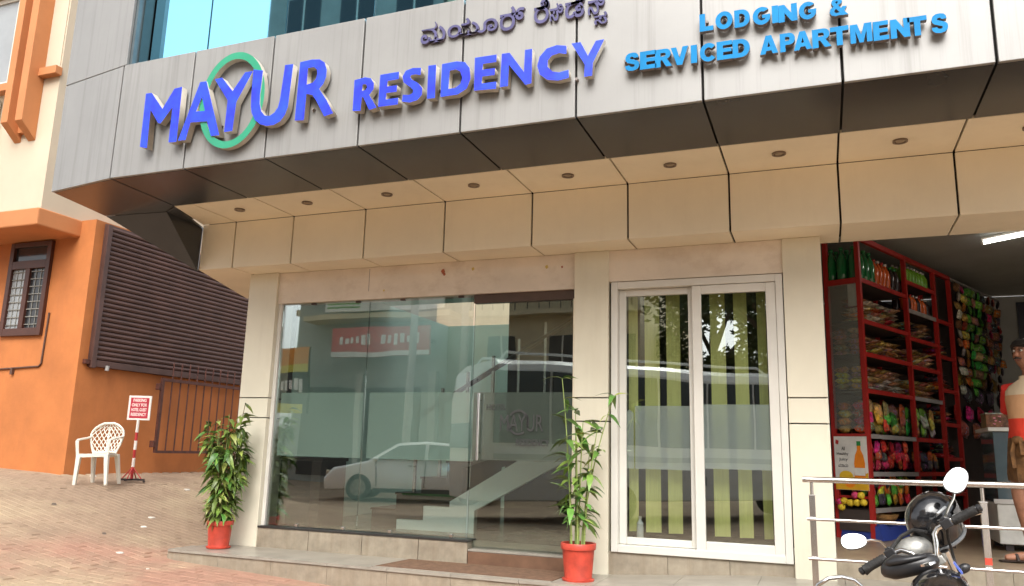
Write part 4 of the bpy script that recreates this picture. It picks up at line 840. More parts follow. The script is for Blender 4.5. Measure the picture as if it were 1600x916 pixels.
pp([(-.055 + .07 * math.cos(a * .4), .99 + .055 * math.sin(a * .4)) for a in range(16)], 'mango', 2); pp([(-.02 + .05 * math.cos(a * .4), .92 + .04 * math.sin(a * .4)) for a in range(16)], 'juice', 3); pp([(-.15, 1.31), (-.12, 1.30), (-.115, 1.34), (-.145, 1.35)], 'cap red', 2)
for i, (t_, a0, a1) in enumerate((('All', -.09, -.055), ('Healthy', -.14, -.02), ('Juicy', -.12, -.03), ('ಮಾವು', -.13, -.03))):
    me = text_mesh('lettering', t_, 1, .02, ['poster grey'], .02); z1 = 1.28 - i * .055; fit_mesh(me, a0, a1, z1 - .036, z1)
    for v in me.vertices: q = pc(v.co.x, v.co.y) - U * (.002 + v.co.z * .02); v.co = q
    part_mesh('lettering', me, po)
# goods
def packet_mesh(nm, L_, W, H, m_, seed):
    r = random.Random(seed); g = G(); rs_ = []
    for t, hh, ww in ((-1, .06, .86), (-.86, .08, .9), (-.55, .85, .96), (0, 1, 1), (.55, .85, .96), (.86, .08, .9), (1, .06, .86)):
        j = r.uniform(.85, 1.1); y = W / 2 * ww; h = H / 2 * hh * j
        rs_.append([(t * L_ / 2, -y, 0), (t * L_ / 2, -y * .5, h), (t * L_ / 2, y * .5, h * r.uniform(.8, 1.1)), (t * L_ / 2, y, 0), (t * L_ / 2, y * .5, -h), (t * L_ / 2, -y * .5, -h)])
    g.rings(rs_); return g.mesh(nm, PK[m_], True)
def bottle_mesh(nm, r, h, m_, cap):
    g = G(); g.lathe([(r * .8, 0), (r, .01), (r * .95, h * .25), (r, h * .32), (r, h * .58), (r * .8, h * .72), (r * .38, h * .86), (r * .32, h * .92)], (0, 0, 0), 12)
    g.lathe([(r * .4, h * .92), (r * .4, h), (0, h)], (0, 0, 0), 10, mi=1); return g.mesh(nm, [MATS[m_], MATS[cap]], True)
RS = random.Random(5); yaw = math.atan2(U.y, U.x)
ORD = ['first', 'second', 'third', 'fourth', 'fifth', 'sixth', 'seventh', 'eighth', 'ninth', 'tenth', 'eleventh', 'twelfth', 'thirteenth', 'fourteenth']
def pile(b, z, zt, cols, label, flat=True, n=14, size=(.24, .135, .055)):
    ms = [packet_mesh('snack_packet', *size, c, i) for i, c in enumerate(cols)]
    t0, t1 = PT[b] + .10, PT[b + 1] - .10; per = max(2, int((t1 - t0) / (size[1] * 1.15))); k = 0
    layers = max(1, int((zt - z) / (size[2] * .95))) if flat else 9
    while k < n:
        l = k // per
        if l >= layers: break
        i = k % per; t = t0 + (t1 - t0) * (i + .5) / per + RS.uniform(-.02, .02)
        if flat: rot = (RS.uniform(-.12, .12), RS.uniform(-.15, .1), yaw + math.pi / 2 + RS.uniform(-.3, .3)); p = sp(t, .13 + RS.uniform(-.02, .03), z + size[2] * (.5 + .93 * l))
        else: rot = (math.pi / 2 + RS.uniform(-.3, .1), RS.uniform(-.2, .2), yaw + RS.uniform(-.2, .2)); p = sp(t, .06 + .09 * (l % 3) + RS.uniform(-.01, .01), z + size[1] * .55 + .085 * (l // 3) + RS.uniform(0, .025))
        tag(inst('snack_packet', ms[RS.randrange(len(ms))], None, p, rot), label + (f', {ORD[i]} from near post, {ORD[l]} layer' if flat else f', {ORD[i]} from near post, {ORD[l]} row'), 'snack packet', 'packets on the red rack, ' + label.split('packet, ')[1]); k += 1
def bottles(b, z, cols, label, per, rows, r, h):
    ms = [bottle_mesh('drink_bottle', r, h, m_, c) for m_, c in cols]; t0, t1 = b if isinstance(b, tuple) else (PT[b] + .07, PT[b + 1] - .07)
    for j in range(rows):
        for i in range(per):
            p = sp(t0 + (t1 - t0) * (i + .5) / per + RS.uniform(-.008, .008), .065 + j * r * 2.15, z)
            tag(inst('drink_bottle', ms[(i + j) % len(ms)], None, p, (0, 0, RS.uniform(0, 6))), label + f', {ORD[i]} along, {("front", "second", "third")[j]} row', 'bottle', 'bottles standing on the red shop rack')
pile(0, 2.56, 2.86, ['brown', 'tan', 'white', 'red'], 'pale brown packet, nearest bay, top pile', n=40)
pile(0, 2.22, 2.46, ['brown', 'tan', 'gold'], 'brown packet, nearest bay, second pile down', n=40)
pile(0, 1.85, 2.14, ['tan', 'brown', 'white'], 'tan packet, nearest bay, third pile down', n=40)
pile(0, 1.40, 1.72, ['pink', 'gold', 'tan', 'brown', 'green', 'orange', 'gold'], 'bright upright packet, nearest bay, silver edged shelf', False, 52, (.13, .17, .055))
pile(0, 1.03, 1.32, ['pink', 'red', 'red', 'dark'], 'magenta packet, nearest bay, beside the juice poster', False, 56, (.11, .14, .05))
pile(0, .68, .94, ['red', 'brown', 'green', 'dark', 'orange', 'yellow'], 'red or green packet, nearest bay, lowest pile', False, 48, (.11, .14, .055))
pile(1, 2.52, 2.74, ['brown', 'dark', 'tan'], 'dim brown packet, second bay, top pile', n=20)
pile(1, 2.20, 2.42, ['gold', 'tan', 'brown'], 'gold brown packet, second bay, upper middle pile', n=24)
pile(1, 1.85, 2.08, ['brown', 'tan', 'gold'], 'brown packet, second bay, lower middle pile', n=24)
pile(1, 1.40, 1.66, ['gold', 'white', 'brown', 'green'], 'upright gold packet, second bay, low shelf', False, 30, (.13, .17, .055))
pile(1, 1.03, 1.2, ['dark', 'red'], 'dark packet, second bay, bottom shelf', False, 20, (.11, .13, .05))
for k, z in enumerate((2.4, 2.0, 1.6, 1.2)): pile(2, z, z + .25, ['red', 'brown', 'dark'], 'red brown packet, far bay, ' + ('top', 'upper', 'middle', 'low')[k] + ' shelf', n=7)
# top shelf bottles
bottles((-.02, .50), 2.99, [('bottle green', 'cap green')], 'big green drink bottle, top rack shelf', 4, 3, .055, .36)
bottles((.52, .90), 2.99, [('bottle orange', 'cap red'), ('bottle orange', 'cap white')], 'big orange drink bottle, top rack shelf', 4, 2, .05, .31)
bottles((.93, 1.18), 2.99, [('bottle dark', 'cap green')], 'dark drink bottle, top rack shelf', 2, 2, .05, .30)
bottles(1, 3.17, [('bottle lime', 'cap white')], 'small lime green bottle, second bay top', 8, 2, .045, .22)
bottles(1, 2.84, [('bottle orange', 'cap white'), ('bottle dark', 'cap white'), ('bottle orange', 'cap red')], 'small juice bottle below the lime row', 8, 2, .042, .22)
# things seen through the rack's street end
def end_pack(cols, z, n, size, label, nm='snack_packet', cat='snack packet'):
    ms = [packet_mesh(nm, *size, c, i + 9) for i, c in enumerate(cols)]
    for k in range(n):
        p = sp(.055, .085 + .16 * (k % 2), z + size[2] * (.5 + .95 * (k // 2)))
        tag(inst(nm, ms[k % len(ms)], None, p, (RS.uniform(-.1, .1), RS.uniform(-.1, .1), yaw + math.pi / 2 + RS.uniform(-.2, .2)), (1, .62, 1)), label + f', {ORD[k // 2]} up on the {("right", "left")[k % 2]}', cat, 'packets behind the rack end glass')
end_pack(['brown', 'tan'], 2.20, 10, (.16, .15, .06), 'brown packet stacked behind the glass end of the red rack')
end_pack(['yellow', 'gold', 'yellow'], 1.86, 8, (.16, .15, .06), 'yellow packet stacked behind the glass end of the red rack')
end_pack(['pink', 'gold', 'red', 'orange'], 1.42, 8, (.15, .15, .08), 'bright mixed packet behind the glass end, just above the poster')
pap = thing('paper_sheet', 'blank white paper standing behind the glass end of the red rack', 'paper', sp(0.03, .06, 2.6))
G().obox(sp(.01, .075, 2.84), U * .003, Nn * .05, up * .13).build('sheet', 'poster white', pap)
mat('marigold', (.78, .55, .03), .6, 0, .2, 40, .5, 90); mat('lily pink', (.62, .05, .16), .6)
fl = [(-.13, .74, 'red'), (-.08, .75, 0), (-.02, .735, 0), (.045, .74, 0), (.11, .745, 0), (.09, .81, 0), (.03, .81, 1), (-.11, .69, 0)]
for k, (a, z, c) in enumerate(fl):
    q = sp(-.055, .17 - a, z); m_ = 'marigold' if c == 0 else 'lily pink' if c == 1 else 'packet red'
    g = G(); g.ell(q, .036, .036, .034, 14, 9); 
    for i, v in enumerate(g.v): g.v[i] = q + (v - q) * (1 + .10 * math.sin(9 * math.atan2(v.x - q.x, v.z - q.z)))
    lbl = {0: 'yellow round wrapped sweet at the rack end, ' + ('', 'leftmost of the lower row', 'second of the lower row', 'third of the lower row', 'rightmost of the lower row', 'upper one at the right')[min(k, 5)] if k != 7 else 'yellow round wrapped sweet at the rack end, single one lowest at left', 1: 'single pink round sweet among the yellow ones at the rack end', 'red': 'single red round sweet at the left of the yellow ones, rack end'}[c]
    tag(g.build('wrapped_sweet', m_, None, smooth=True), lbl, 'sweet', 'round wrapped sweets at the street end of the red rack')
G().obox(sp(-.03, .17, .57), U * .004, Nn * .15, up * .10).build('end_panel', 'shelf dark', unit)
mat('blue plastic', (.025, .05, .26), .5); mat('wicker', (.42, .22, .07), .7, 0, .3, 30, .5, 80)
t_ = thing('plastic_tarpaulin', 'folded dark blue plastic sheet on the floor under the red rack', 'plastic sheet', sp(.6, .15, .41))
g = G(); rs_ = []
for k in range(9):
    t = -.02 + 1.15 * k / 8; hh = .14 + .03 * math.sin(k * 1.9); rs_.append([sp(t, -.10 - .02 * math.sin(k * 2.3), .395), sp(t, -.05, .395 + hh * .9), sp(t, .12, .395 + hh), sp(t, .30, .395 + hh * .7), sp(t, .32, .395)])
g.rings(rs_); g.build('folds', 'blue plastic', t_, smooth=True)
t_ = thing('wicker_basket', 'round brown wicker basket lying on the blue sheet under the red rack', 'basket', sp(.35, .1, .53))
G().lathe([(0, .56), (.10, .555), (.14, .575), (.16, .62), (.17, .625), (.15, .585), (.10, .57), (0, .575)], sp(.38, .08, 0), 22).build('bowl', 'wicker', t_, smooth=True)
# hanging strips of small packets on the rear wall rail
for k in range(9):
    t = 2.85 + .20 * k; c = (('brown', 'white'), ('red', 'gold'), ('green', 'green'), ('green', 'tan'), ('green', 'green'), ('dark', 'brown'), ('red', 'brown'), ('brown', 'dark'), ('dark', 'red'))[k]
    nm = ('nearest', 'second', 'third', 'fourth', 'fifth', 'sixth', 'seventh', 'eighth', 'farthest')[k]
    top = 3.42 - .0 * k; root = thing('packet_strip', f'{nm} hanging strip of {"green" if "green" in c else "red" if "red" in c else "brown"} snack packets beyond the red rack', 'snack strip', sp(t, -.02, top), 'hanging strips of snack packets')
    ms = [packet_mesh('sachet', .165, .12, .045, x, 3 + q) for q, x in enumerate(c)]
    G().obox(sp(t, .0, top - .72), U * .006, Nn * .001, up * .72).build('backing_tape', 'shelf dark', root)
    for j in range(RS.randrange(9, 13)): inst('sachet', ms[j % 2], root, sp(t + RS.uniform(-.02, .02), -.03 + RS.uniform(-.02, .01), top - .08 - .118 * j), (math.pi / 2 + RS.uniform(-.3, .3), RS.uniform(-.12, .12), yaw + RS.uniform(-.45, .45)))
G().obox(sp(3.7, .0, 3.44), U * 1.0, Nn * .01, up * .012).build('hanging_rail', 'shelf edge', unit)
for k in range(16):
    t = 2.75 + .11 * k; c = ('brown', 'red', 'dark', 'gold')[k % 4]
    tag(inst('snack_packet', packet_mesh('snack_packet', .22, .2, .08, c, k), None, sp(t, -.02 + .10 * (k % 2), 1.55 + .22 * (k % 4)), (math.pi / 2, RS.uniform(-.3, .3), yaw)), f'dim snack packet hanging low beyond the red rack, {("lowest", "second lowest", "third", "top")[k % 4]} of the {ORD[k // 4]} column', 'snack packet', 'loose packets hanging below the strips')
    bpy.context.scene.collection.objects[-1] if False else None
G().obox(sp(3.6, .16, 1.95), U * .95, Nn * .02, up * 1.55).build('back_panel', 'shelf dark', unit)
G().obox(sp(3.6, .10, .75), U * .95, Nn * .06, up * .35).build('end_panel', 'shelf dark', unit)
# lit tube lamp, poster on the rear wall
tl = thing('tube_lamp', 'lit white fluorescent tube lamp on the shop ceiling', 'lamp', (1.9, 9.6, 3.55))
mat('tube glow', (1, 1, .97), .4, emit=((1, .98, .93), 7.0))
pa, pb = Vector((1.72, 9.62, 3.50)), Vector((2.75, 9.1, 3.56))
G().tube([pa, pb], .018, 12).build('tube', 'tube glow', tl, smooth=True)
G().tube([pa + Vector((-.02, .01, .045)), pb + Vector((.02, -.01, .045))], .025, 8).build('batten', 'white upvc', tl)
for q in (pa, pb): G().tube([q + (pa - pb).normalized() * (.03 if q is pa else -.03), q], .022, 10).build('end_cap', 'white upvc', tl)
G().tube([pa.lerp(pb, .5) + Vector((0, 0, .05)), pa.lerp(pb, .5) + Vector((0, 0, .14))], .012, 6).build('rod', 'white upvc', tl)
rp_ = thing('poster', 'dark poster with a pale floral picture hanging high on the shop rear wall', 'poster', (3.4, 13.48, 2.8))
mat('poster navy', (.012, .014, .03), .35, 0, .3, 3); mat('poster pale', (.20, .22, .20), .5, 0, .4, 9)
G().box(2.75, 4.3, 13.46, 13.495, 2.62, 3.5).build('sheet', 'poster navy', rp_)
g = G(); g.prism([(3.25 + .28 * math.cos(a * .55) * (1 + .25 * math.sin(a * 2.1)), 13.455, 3.05 + .24 * math.sin(a * .55) * (1 + .25 * math.cos(a * 3))) for a in range(11)], (0, .004, 0)); g.build('picture', 'poster pale', rp_)
# glass topped freezer counter behind the man
fr = thing('freezer_counter', 'white freezer counter with glass top behind the standing man', 'freezer', (1.9, 8.7, .39))
mat('freezer white', (.66, .66, .62), .35); mat('freezer glass', (.10, .14, .16), .08)
G().box(1.42, 3.2, 8.45, 9.1, .45, .80).build('body', 'freezer white', fr, bevel=.01); G().box(1.44, 3.18, 8.46, 9.08, .80, 1.44).build('glass_case', 'freezer glass', fr, bevel=.006)
G().box(1.40, 3.22, 8.43, 9.12, 1.44, 1.475).build('top', 'freezer white', fr, bevel=.005); G().box(1.40, 3.22, 8.435, 8.46, .80, .84).build('trim', 'aluminium', fr)
for x in (1.5, 3.1):
    for y in (8.52, 9.02): G().box(x - .03, x + .03, y - .03, y + .03, .391, .45).build('foot', 'base black', fr)
for k, (x, c, s_) in enumerate(((1.50, 'brown', 'brown'), (1.72, 'white', 'pale'), (1.95, 'brown', 'brown'))):
    bx_ = thing('goods_box', f'small {s_} carton on the freezer counter, {("left end", "second from the left", "third from the left")[k]}', 'carton', (x, 8.7, 1.476), 'cartons on the freezer counter')
    G().box(x - .09, x + .09, 8.55, 8.8, 1.476, 1.60 + .02 * k).build('body', PK[c], bx_, bevel=.005); G().box(x - .092, x + .092, 8.548, 8.802, 1.60 + .02 * k, 1.612 + .02 * k).build('lid', 'packet white', bx_)
# ------------------------------------------------------------------ the man in the shop entrance
mat('skin', (.33, .15, .088), .6, 0, .2, 16, .3, 60); mat('hair', (.012, .010, .009), .6); mat('eye white', (.6, .57, .52), .3); mat('lip', (.20, .07, .055), .5)
def stripe_mat(name, bands):
    m = mat(name, bands[0][1], .85, 0, .12, 7, 1.0, 11); t = m.node_tree; N = t.nodes; L = t.links
    g = N.new('ShaderNodeTexCoord'); s = N.new('ShaderNodeSeparateXYZ'); L.new(g.outputs['Object'], s.inputs[0])
    r = N.new('ShaderNodeValToRGB'); r.color_ramp.interpolation = 'CONSTANT'; z0, z1 = bands[0][0], bands[-1][0] + .3
    mr = N.new('ShaderNodeMapRange'); mr.inputs[1].default_value = z0; mr.inputs[2].default_value = z1; L.new(s.outputs['Z'], mr.inputs[0]); L.new(mr.outputs[0], r.inputs[0])
    els = r.color_ramp.elements; els[0].position = 0; els[0].color = (*bands[0][1], 1); els[1].position = (bands[1][0] - z0) / (z1 - z0); els[1].color = (*bands[1][1], 1)
    for z, c in bands[2:]: e = els.new((z - z0) / (z1 - z0)); e.color = (*c, 1)
    L.new(r.outputs[0], N['Principled BSDF'].inputs['Base Color']); return m
FZ = .392
stripe_mat('shirt stripes', [(.6, (.68, .045, .02)), (1.115, (.60, .33, .17)), (1.30, (.64, .52, .36)), (1.50, (.70, .66, .60))])
mat('sleeve red', (.62, .03, .02), .85); mat('lungi brown', (.15, .070, .022), .9, 0, .4, 16, 1.0, 13); mat('sandal', (.03, .018, .013), .6)
person = thing('person', 'man with moustache in a red and cream striped shirt and brown wrap at the shop', 'person', (1.56, 7.48, FZ))
F_ = Vector((-.71, -.704, 0)).normalized(); Rr = Vector((F_.y, -F_.x, 0)); C0 = Vector((1.50, 7.48, 0))
def bp_(r, f, z): return C0 + Rr * r + F_ * f + Vector((0, 0, z))
nodes = {}; verts = []; edges = []; rad = []
def nd(name, p, r, parent=None):
    nodes[name] = len(verts); verts.append(Vector(p) - C0 - Vector((0, 0, FZ))); rad.append(r)
    if parent: edges.append((nodes[parent], nodes[name]))
nd('pelvis', bp_(0, 0, 1.30), .135); nd('belly', bp_(0, .01, 1.46), .125, 'pelvis'); nd('chest', bp_(0, 0, 1.66), .14, 'belly'); nd('necklow', bp_(0, -.01, 1.80), .07, 'chest'); nd('neck', bp_(0, -.012, 1.875), .044, 'necklow'); nd('neckup', bp_(.006, -.008, 1.925), .046, 'neck'); nd('jaw', bp_(.01, .028, 1.972), .066, 'neckup'); nd('skull', bp_(.012, .01, 2.06), .086, 'jaw'); nd('crown', bp_(.012, -.005, 2.125), .062, 'skull')
for s, nm in ((1, 'r'), (-1, 'l')):
    nd(nm + 'sh', bp_(.185 * s, -.01, 1.755), .058, 'chest'); nd(nm + 'el', bp_(.24 * s, -.10, 1.50), .042, nm + 'sh')
    if s == 1: nd(nm + 'wr', bp_(.06, -.20, 1.36), .028, nm + 'el'); hb = bp_(.0, -.215, 1.34)
    else: nd(nm + 'wr', bp_(-.24, .02, 1.26), .028, nm + 'el'); hb = bp_(-.24, .04, 1.20)
    nd(nm + 'palm', hb, .034, nm + 'wr')
    if s == 1: fd, sd_ = (-Rr * .9 - Vector((0, 0, .25))).normalized(), Vector((0, 0, 1))
    else: fd, sd_ = Vector((.05, -.1, -1)).normalized(), F_
    for k, (o, ln) in enumerate(((-.024, .062), (-.008, .074), (.008, .070), (.024, .055))):
        b = hb + fd * .035 + sd_ * o; nd(f'{nm}f{k}', b, .010, nm + 'palm'); nd(f'{nm}g{k}', b + fd * ln * .55, .009, f'{nm}f{k}'); nd(f'{nm}h{k}', b + fd * ln + F_ * .012, .007, f'{nm}g{k}')
    nd(nm + 't0', hb + sd_ * .035 + fd * .005, .012, nm + 'palm'); nd(nm + 't1', hb + sd_ * .055 + fd * .04, .009, nm + 't0')
leg = {'r': [(.10, .01, 1.20, .098), (.105, .085, .93, .066), (.10, .045, .76, .062), (.10, .0, .52, .040), (.10, -.01, .455, .042)], 'l': [(-.10, .0, 1.20, .098), (-.14, .03, .93, .066), (-.15, -.01, .76, .062), (-.155, -.05, .52, .040), (-.155, -.06, .455, .042)]}
for nm, L_ in leg.items():
    prev = 'pelvis'
    for k, (r, f, z, ra) in enumerate(L_): nd(f'{nm}L{k}', bp_(r, f, z), ra, prev); prev = f'{nm}L{k}'
    r, f = L_[-1][0], L_[-1][1]; od = .10 if nm == 'r' else .0
    nd(nm + 'ft', bp_(r + od * .8, f + .09, .432), .036, prev); nd(nm + 'toe', bp_(r + od * 1.3, f + .17, .424), .024, nm + 'ft')
me = bpy.data.meshes.new('body'); me.from_pydata(verts, edges, []); ob = bpy.data.objects.new('body', me); COL.objects.link(ob)
sk = ob.modifiers.new('skin', 'SKIN'); sk.use_smooth_shade = True; sk.branch_smoothing = .6
for i, v in enumerate(me.skin_vertices[0].data): v.radius = (rad[i], rad[i]); v.use_root = (i == 0)
ss = ob.modifiers.new('subd', 'SUBSURF'); ss.levels = 2; ss.render_levels = 2
dg = bpy.context.evaluated_depsgraph_get(); dg.update(); bm_ = bpy.data.meshes.new_from_object(ob.evaluated_get(dg)); bpy.data.objects.remove(ob)
# nose, ears and brow join the body mesh
hc = bp_(.012, .01, 2.04)
g = G(); o_ = C0 + Vector((0, 0, FZ))
MX = Matrix((Rr, F_, Vector((0, 0, 1)))).transposed()
def face(r, f, z): return hc + Rr * r + F_ * f + Vector((0, 0, z)) - o_
g.rings([[face(-.008, .082, .012), face(.008, .082, .012), face(.006, .090, .015), face(-.006, .090, .015)], [face(-.016, .078, -.032), face(.016, .078, -.032), face(.010, .112, -.028), face(-.010, .112, -.028)], [face(-.012, .076, -.042), face(.012, .076, -.042), face(.008, .098, -.041), face(-.008, .098, -.041)]])
for s in (-1, 1): g.ell(face(.083 * s, -.005, -.01), .012, .022, .034, 10, 8, MX)
bm2 = bmesh.new(); bm2.from_mesh(bm_); t2 = g.mesh('t', 'skin', True); bm2.from_mesh(t2); bm2.to_mesh(bm_); bm2.free(); bpy.data.meshes.remove(t2)
bm_.materials.clear(); bm_.materials.append(MATS['skin']); bm_.polygons.foreach_set('use_smooth', [True] * len(bm_.polygons)); bm_.name = 'body'
body = bpy.data.objects.new('body', bm_); COL.objects.link(body); body.parent = person
def PB(name, g, m_, par=person, **k): o = g.build(name, m_, par, local=True, **k); return o
g = G(); hp = []
for j, (z, rr) in enumerate(((-.035, .089), (.02, .094), (.06, .092), (.09, .075), (.108, .04))):
    ring = []
    for k in range(18):
        a = 2 * math.pi * k / 18; fr_ = math.cos(a); cut = .30 + (.0 if z > .055 else .62) 
        fx = rr * 1.06 * fr_ if fr_ < .25 or z > .055 else min(rr * 1.06 * fr_, .0 + (z + .04) * .55)
        ring.append(face(rr * .98 * math.sin(a), fx - .004, z + .004 * math.sin(5 * a)))
    hp.append(ring)
g.rings(hp); PB('hair', g, 'hair', smooth=True)
g = G(); g.rings([[face(-.034, .080, -.060), face(-.034, .088, -.060), face(-.034, .086, -.052), face(-.034, .078, -.052)], [face(0, .092, -.055), face(0, .104, -.055), face(0, .102, -.043), face(0, .09, -.043)], [face(.034, .080, -.060), face(.034, .088, -.060), face(.034, .086, -.052), face(.034, .078, -.052)]]); PB('moustache', g, 'hair')
g = G(); g.ell(face(0, .086, -.068), .022, .008, .005, 10, 6, MX); PB('lips', g, 'lip', smooth=True)
for s in (-1, 1):
    g = G(); g.ell(face(.031 * s, .077, .008), .014, .008, .008, 10, 8, MX); e_ = PB('eye', g, 'eye white', smooth=True)
    g = G(); g.ell(face(.031 * s + .002, .084, .008), .006, .004, .006, 8, 6, MX); o = g.build('iris', 'hair', e_, local=True)
    g = G(); g.rings([[face(.014 * s, .086, .026), face(.014 * s, .084, .032)] + [face(.014 * s, .078, .03)], [face(.048 * s, .074, .026), face(.048 * s, .072, .032), face(.048 * s, .066, .03)]]); PB('eyebrow', g, 'hair')
def ringz(z, a, b, n=22, dr=0, df=0, wob=0, ph=0): return [C0 + Rr * (dr + a * math.cos(2 * math.pi * k / n)) + F_ * (df + b * math.sin(2 * math.pi * k / n) * (1 + wob * math.sin(5 * 2 * math.pi * k / n + ph))) + Vector((0, 0, z)) - o_ for k in range(n)]
g = G(); g.rings([ringz(1.315, .185, .15, wob=.06), ringz(1.36, .190, .155, wob=.08, ph=.4), ringz(1.42, .180, .148, wob=.06, ph=1), ringz(1.52, .178, .143, wob=.05, ph=1.6), ringz(1.66, .192, .142, wob=.03), ringz(1.73, .192, .118), ringz(1.775, .160, .092), ringz(1.805, .105, .078), ringz(1.825, .070, .068), ringz(1.85, .066, .064)]); PB('shirt', g, 'shirt stripes', smooth=True)
for s in (1, -1):
    s0_ = bp_(.10 * s, -.01, 1.765) - o_; sh_ = bp_(.175 * s, -.01, 1.748) - o_; el_ = bp_(.24 * s, -.10, 1.53) - o_
    g = G(); g.tube([s0_, sh_, sh_.lerp(el_, .3), sh_.lerp(el_, .62), sh_.lerp(el_, .78)], [.045, .066, .071, .074, .078], 16); PB('sleeve', g, 'sleeve red', smooth=True)
g = G(); g.rings([ringz(1.395, .186, .142, wob=.03), ringz(1.30, .200, .158, wob=.06), ringz(1.18, .215, .170, wob=.10, ph=.5), ringz(1.08, .225, .178, wob=.13, ph=.8), ringz(1.02, .222, .175, wob=.15, ph=1.0)]); PB('wrap_skirt', g, 'lungi brown', smooth=True)
g = G(); g.ell(bp_(.03, .165, 1.335) - o_, .05, .03, .035, 12, 8, MX); g.tube([bp_(.05, .17, 1.33) - o_, bp_(.06, .19, 1.24) - o_, bp_(.05, .185, 1.12) - o_], [.02, .03, .035], 8, flat=.4); g.tube([bp_(.0, .17, 1.33) - o_, bp_(-.02, .185, 1.22) - o_], [.02, .03], 8, flat=.4); PB('knot', g, 'lungi brown', smooth=True)
for nm in ('r', 'l'):
    r, f = leg[nm][-1][0], leg[nm][-1][1]; od = .10 if nm == 'r' else 0
    a = bp_(r - od * .2, f - .055, .402) - o_; b = bp_(r + od * .8, f + .09, .402) - o_; c = bp_(r + od * 1.4, f + .205, .402) - o_
    g = G(); g.tube([a, a.lerp(b, .5), b, c], [.040, .040, .052, .03], 12, flat=.25); so = PB('sandal', g, 'sandal', smooth=True)
    g = G(); d = (c - a).normalized(); side = d.cross(Vector((0, 0, 1))); mid = b + d * .01
    g.tube([mid - side * .05, mid + Vector((0, 0, .05)) - side * .02, mid + Vector((0, 0, .05)) + side * .02, mid + side * .05], .013, 8); g.build('strap', 'sandal', so, local=True)
# ------------------------------------------------------------------ parked motorcycle and helmet
mat('rubber', (.024, .023, .022), .7, 0, .5, 30, .4, 120); mat('black plastic', (.022, .022, .024), .32); mat('black gloss', (.016, .016, .018), .14, 0, .6, 20, coat=.4); mat('chrome', (.75, .74, .72), .08, 1.0, .03); mat('silver paint', (.34, .335, .31), .36, .4, .4, 14); mat('mirror glass', (.56, .58, .59), .02, 1.0, .01); mat('sticker blue', (.10, .16, .55), .3); mat('helmet band', (.16, .165, .17), .25, .3, .2, 10); mat('mark grey', (.45, .47, .48), .4); mat('lamp amber', (.6, .2, .02), .2); mat('lamp red', (.5, .02, .02), .2)
HO = Vector((.4235, 4.66, .7635)); Hr = Vector((.84217, -.0929, .53115)); Hf = Vector((.10999, .99393, 0)); Hu = Vector((-.52793, .05842, .84728))
HM = Matrix(((Hr.x, Hf.x, Hu.x), (Hr.y, Hf.y, Hu.y), (Hr.z, Hf.z, Hu.z)))
lam = math.radians(19); Br = Vector((math.cos(lam) * Hf.y, -math.cos(lam) * Hf.x, math.sin(lam))); Bu = Br.cross(Hf).normalized(); BM = Matrix(((Br.x, Hf.x, Bu.x), (Br.y, Hf.y, Bu.y), (Br.z, Hf.z, Bu.z)))
gb = gz(.68, 4.5)
def hl(x, y, z): return HO + HM @ Vector((x, y, z))
BO = HO + HM @ Vector((-.02, -.02, -.12))
def bl_(x, y, z): return BO + BM @ Vector((x, y, z))
mc = thing('motorcycle', 'black motorcycle parked on its stand before the steel railing, seen from the rider side', 'motorcycle', (.68, 4.5, gb))
def MB(name, g, m_, par=None, **k): return g.build(name, m_, par or mc, **k)
g = G(); g.tube([hl(-.31, 0, -.005), hl(-.15, .0, .0), hl(-.10, -.005, -.006), hl(-.065, -.018, -.04), hl(-.035, -.03, -.11), hl(.022, -.03, -.112), hl(.062, -.018, -.048), hl(.078, -.008, -.012), hl(.105, 0, .004), hl(.15, 0, .005), hl(.315, 0, .0)], .0125, 12); hb_ = MB('handlebar', g, 'chrome', smooth=True)
for s in (-1, 1):
    g = G(); g.tube([hl(s * .185, 0, .0), hl(s * .19, 0, -.001), hl(s * .305, 0, -.004), hl(s * .312, 0, -.004)], [.018, .0225, .0225, .024], 14)
    for k in range(6): a = s * (.205 + .016 * k); g.tube([hl(a, 0, -.001), hl(a + .006 * s, 0, -.001)], .0238, 14)
    MB('grip', g, 'rubber', smooth=True)
    g = G(); g.lathe([(.012, 0), (.02, .005), (.02, .02), (.012, .026)], hl(s * .312, 0, -.004), 12, Hr * s); MB('bar_end', g, 'black plastic')
    g = G(); g.obox(hl(s * .155, .004, .004), Hr * .027, Hf * .024, Hu * .023); g.obox(hl(s * .155, .02, .025), Hr * .015, Hf * .014, Hu * .012); sw = MB('switch_box', g, 'black plastic', bevel=.006)
    g = G(); g.tube([hl(s * .15, .03, -.004), hl(s * .19, .062, -.01), hl(s * .26, .068, -.018), hl(s * .325, .052, -.03)], [.008, .007, .006, .008], 8); MB('lever', g, 'chrome' if s > 0 else 'black plastic', smooth=True)
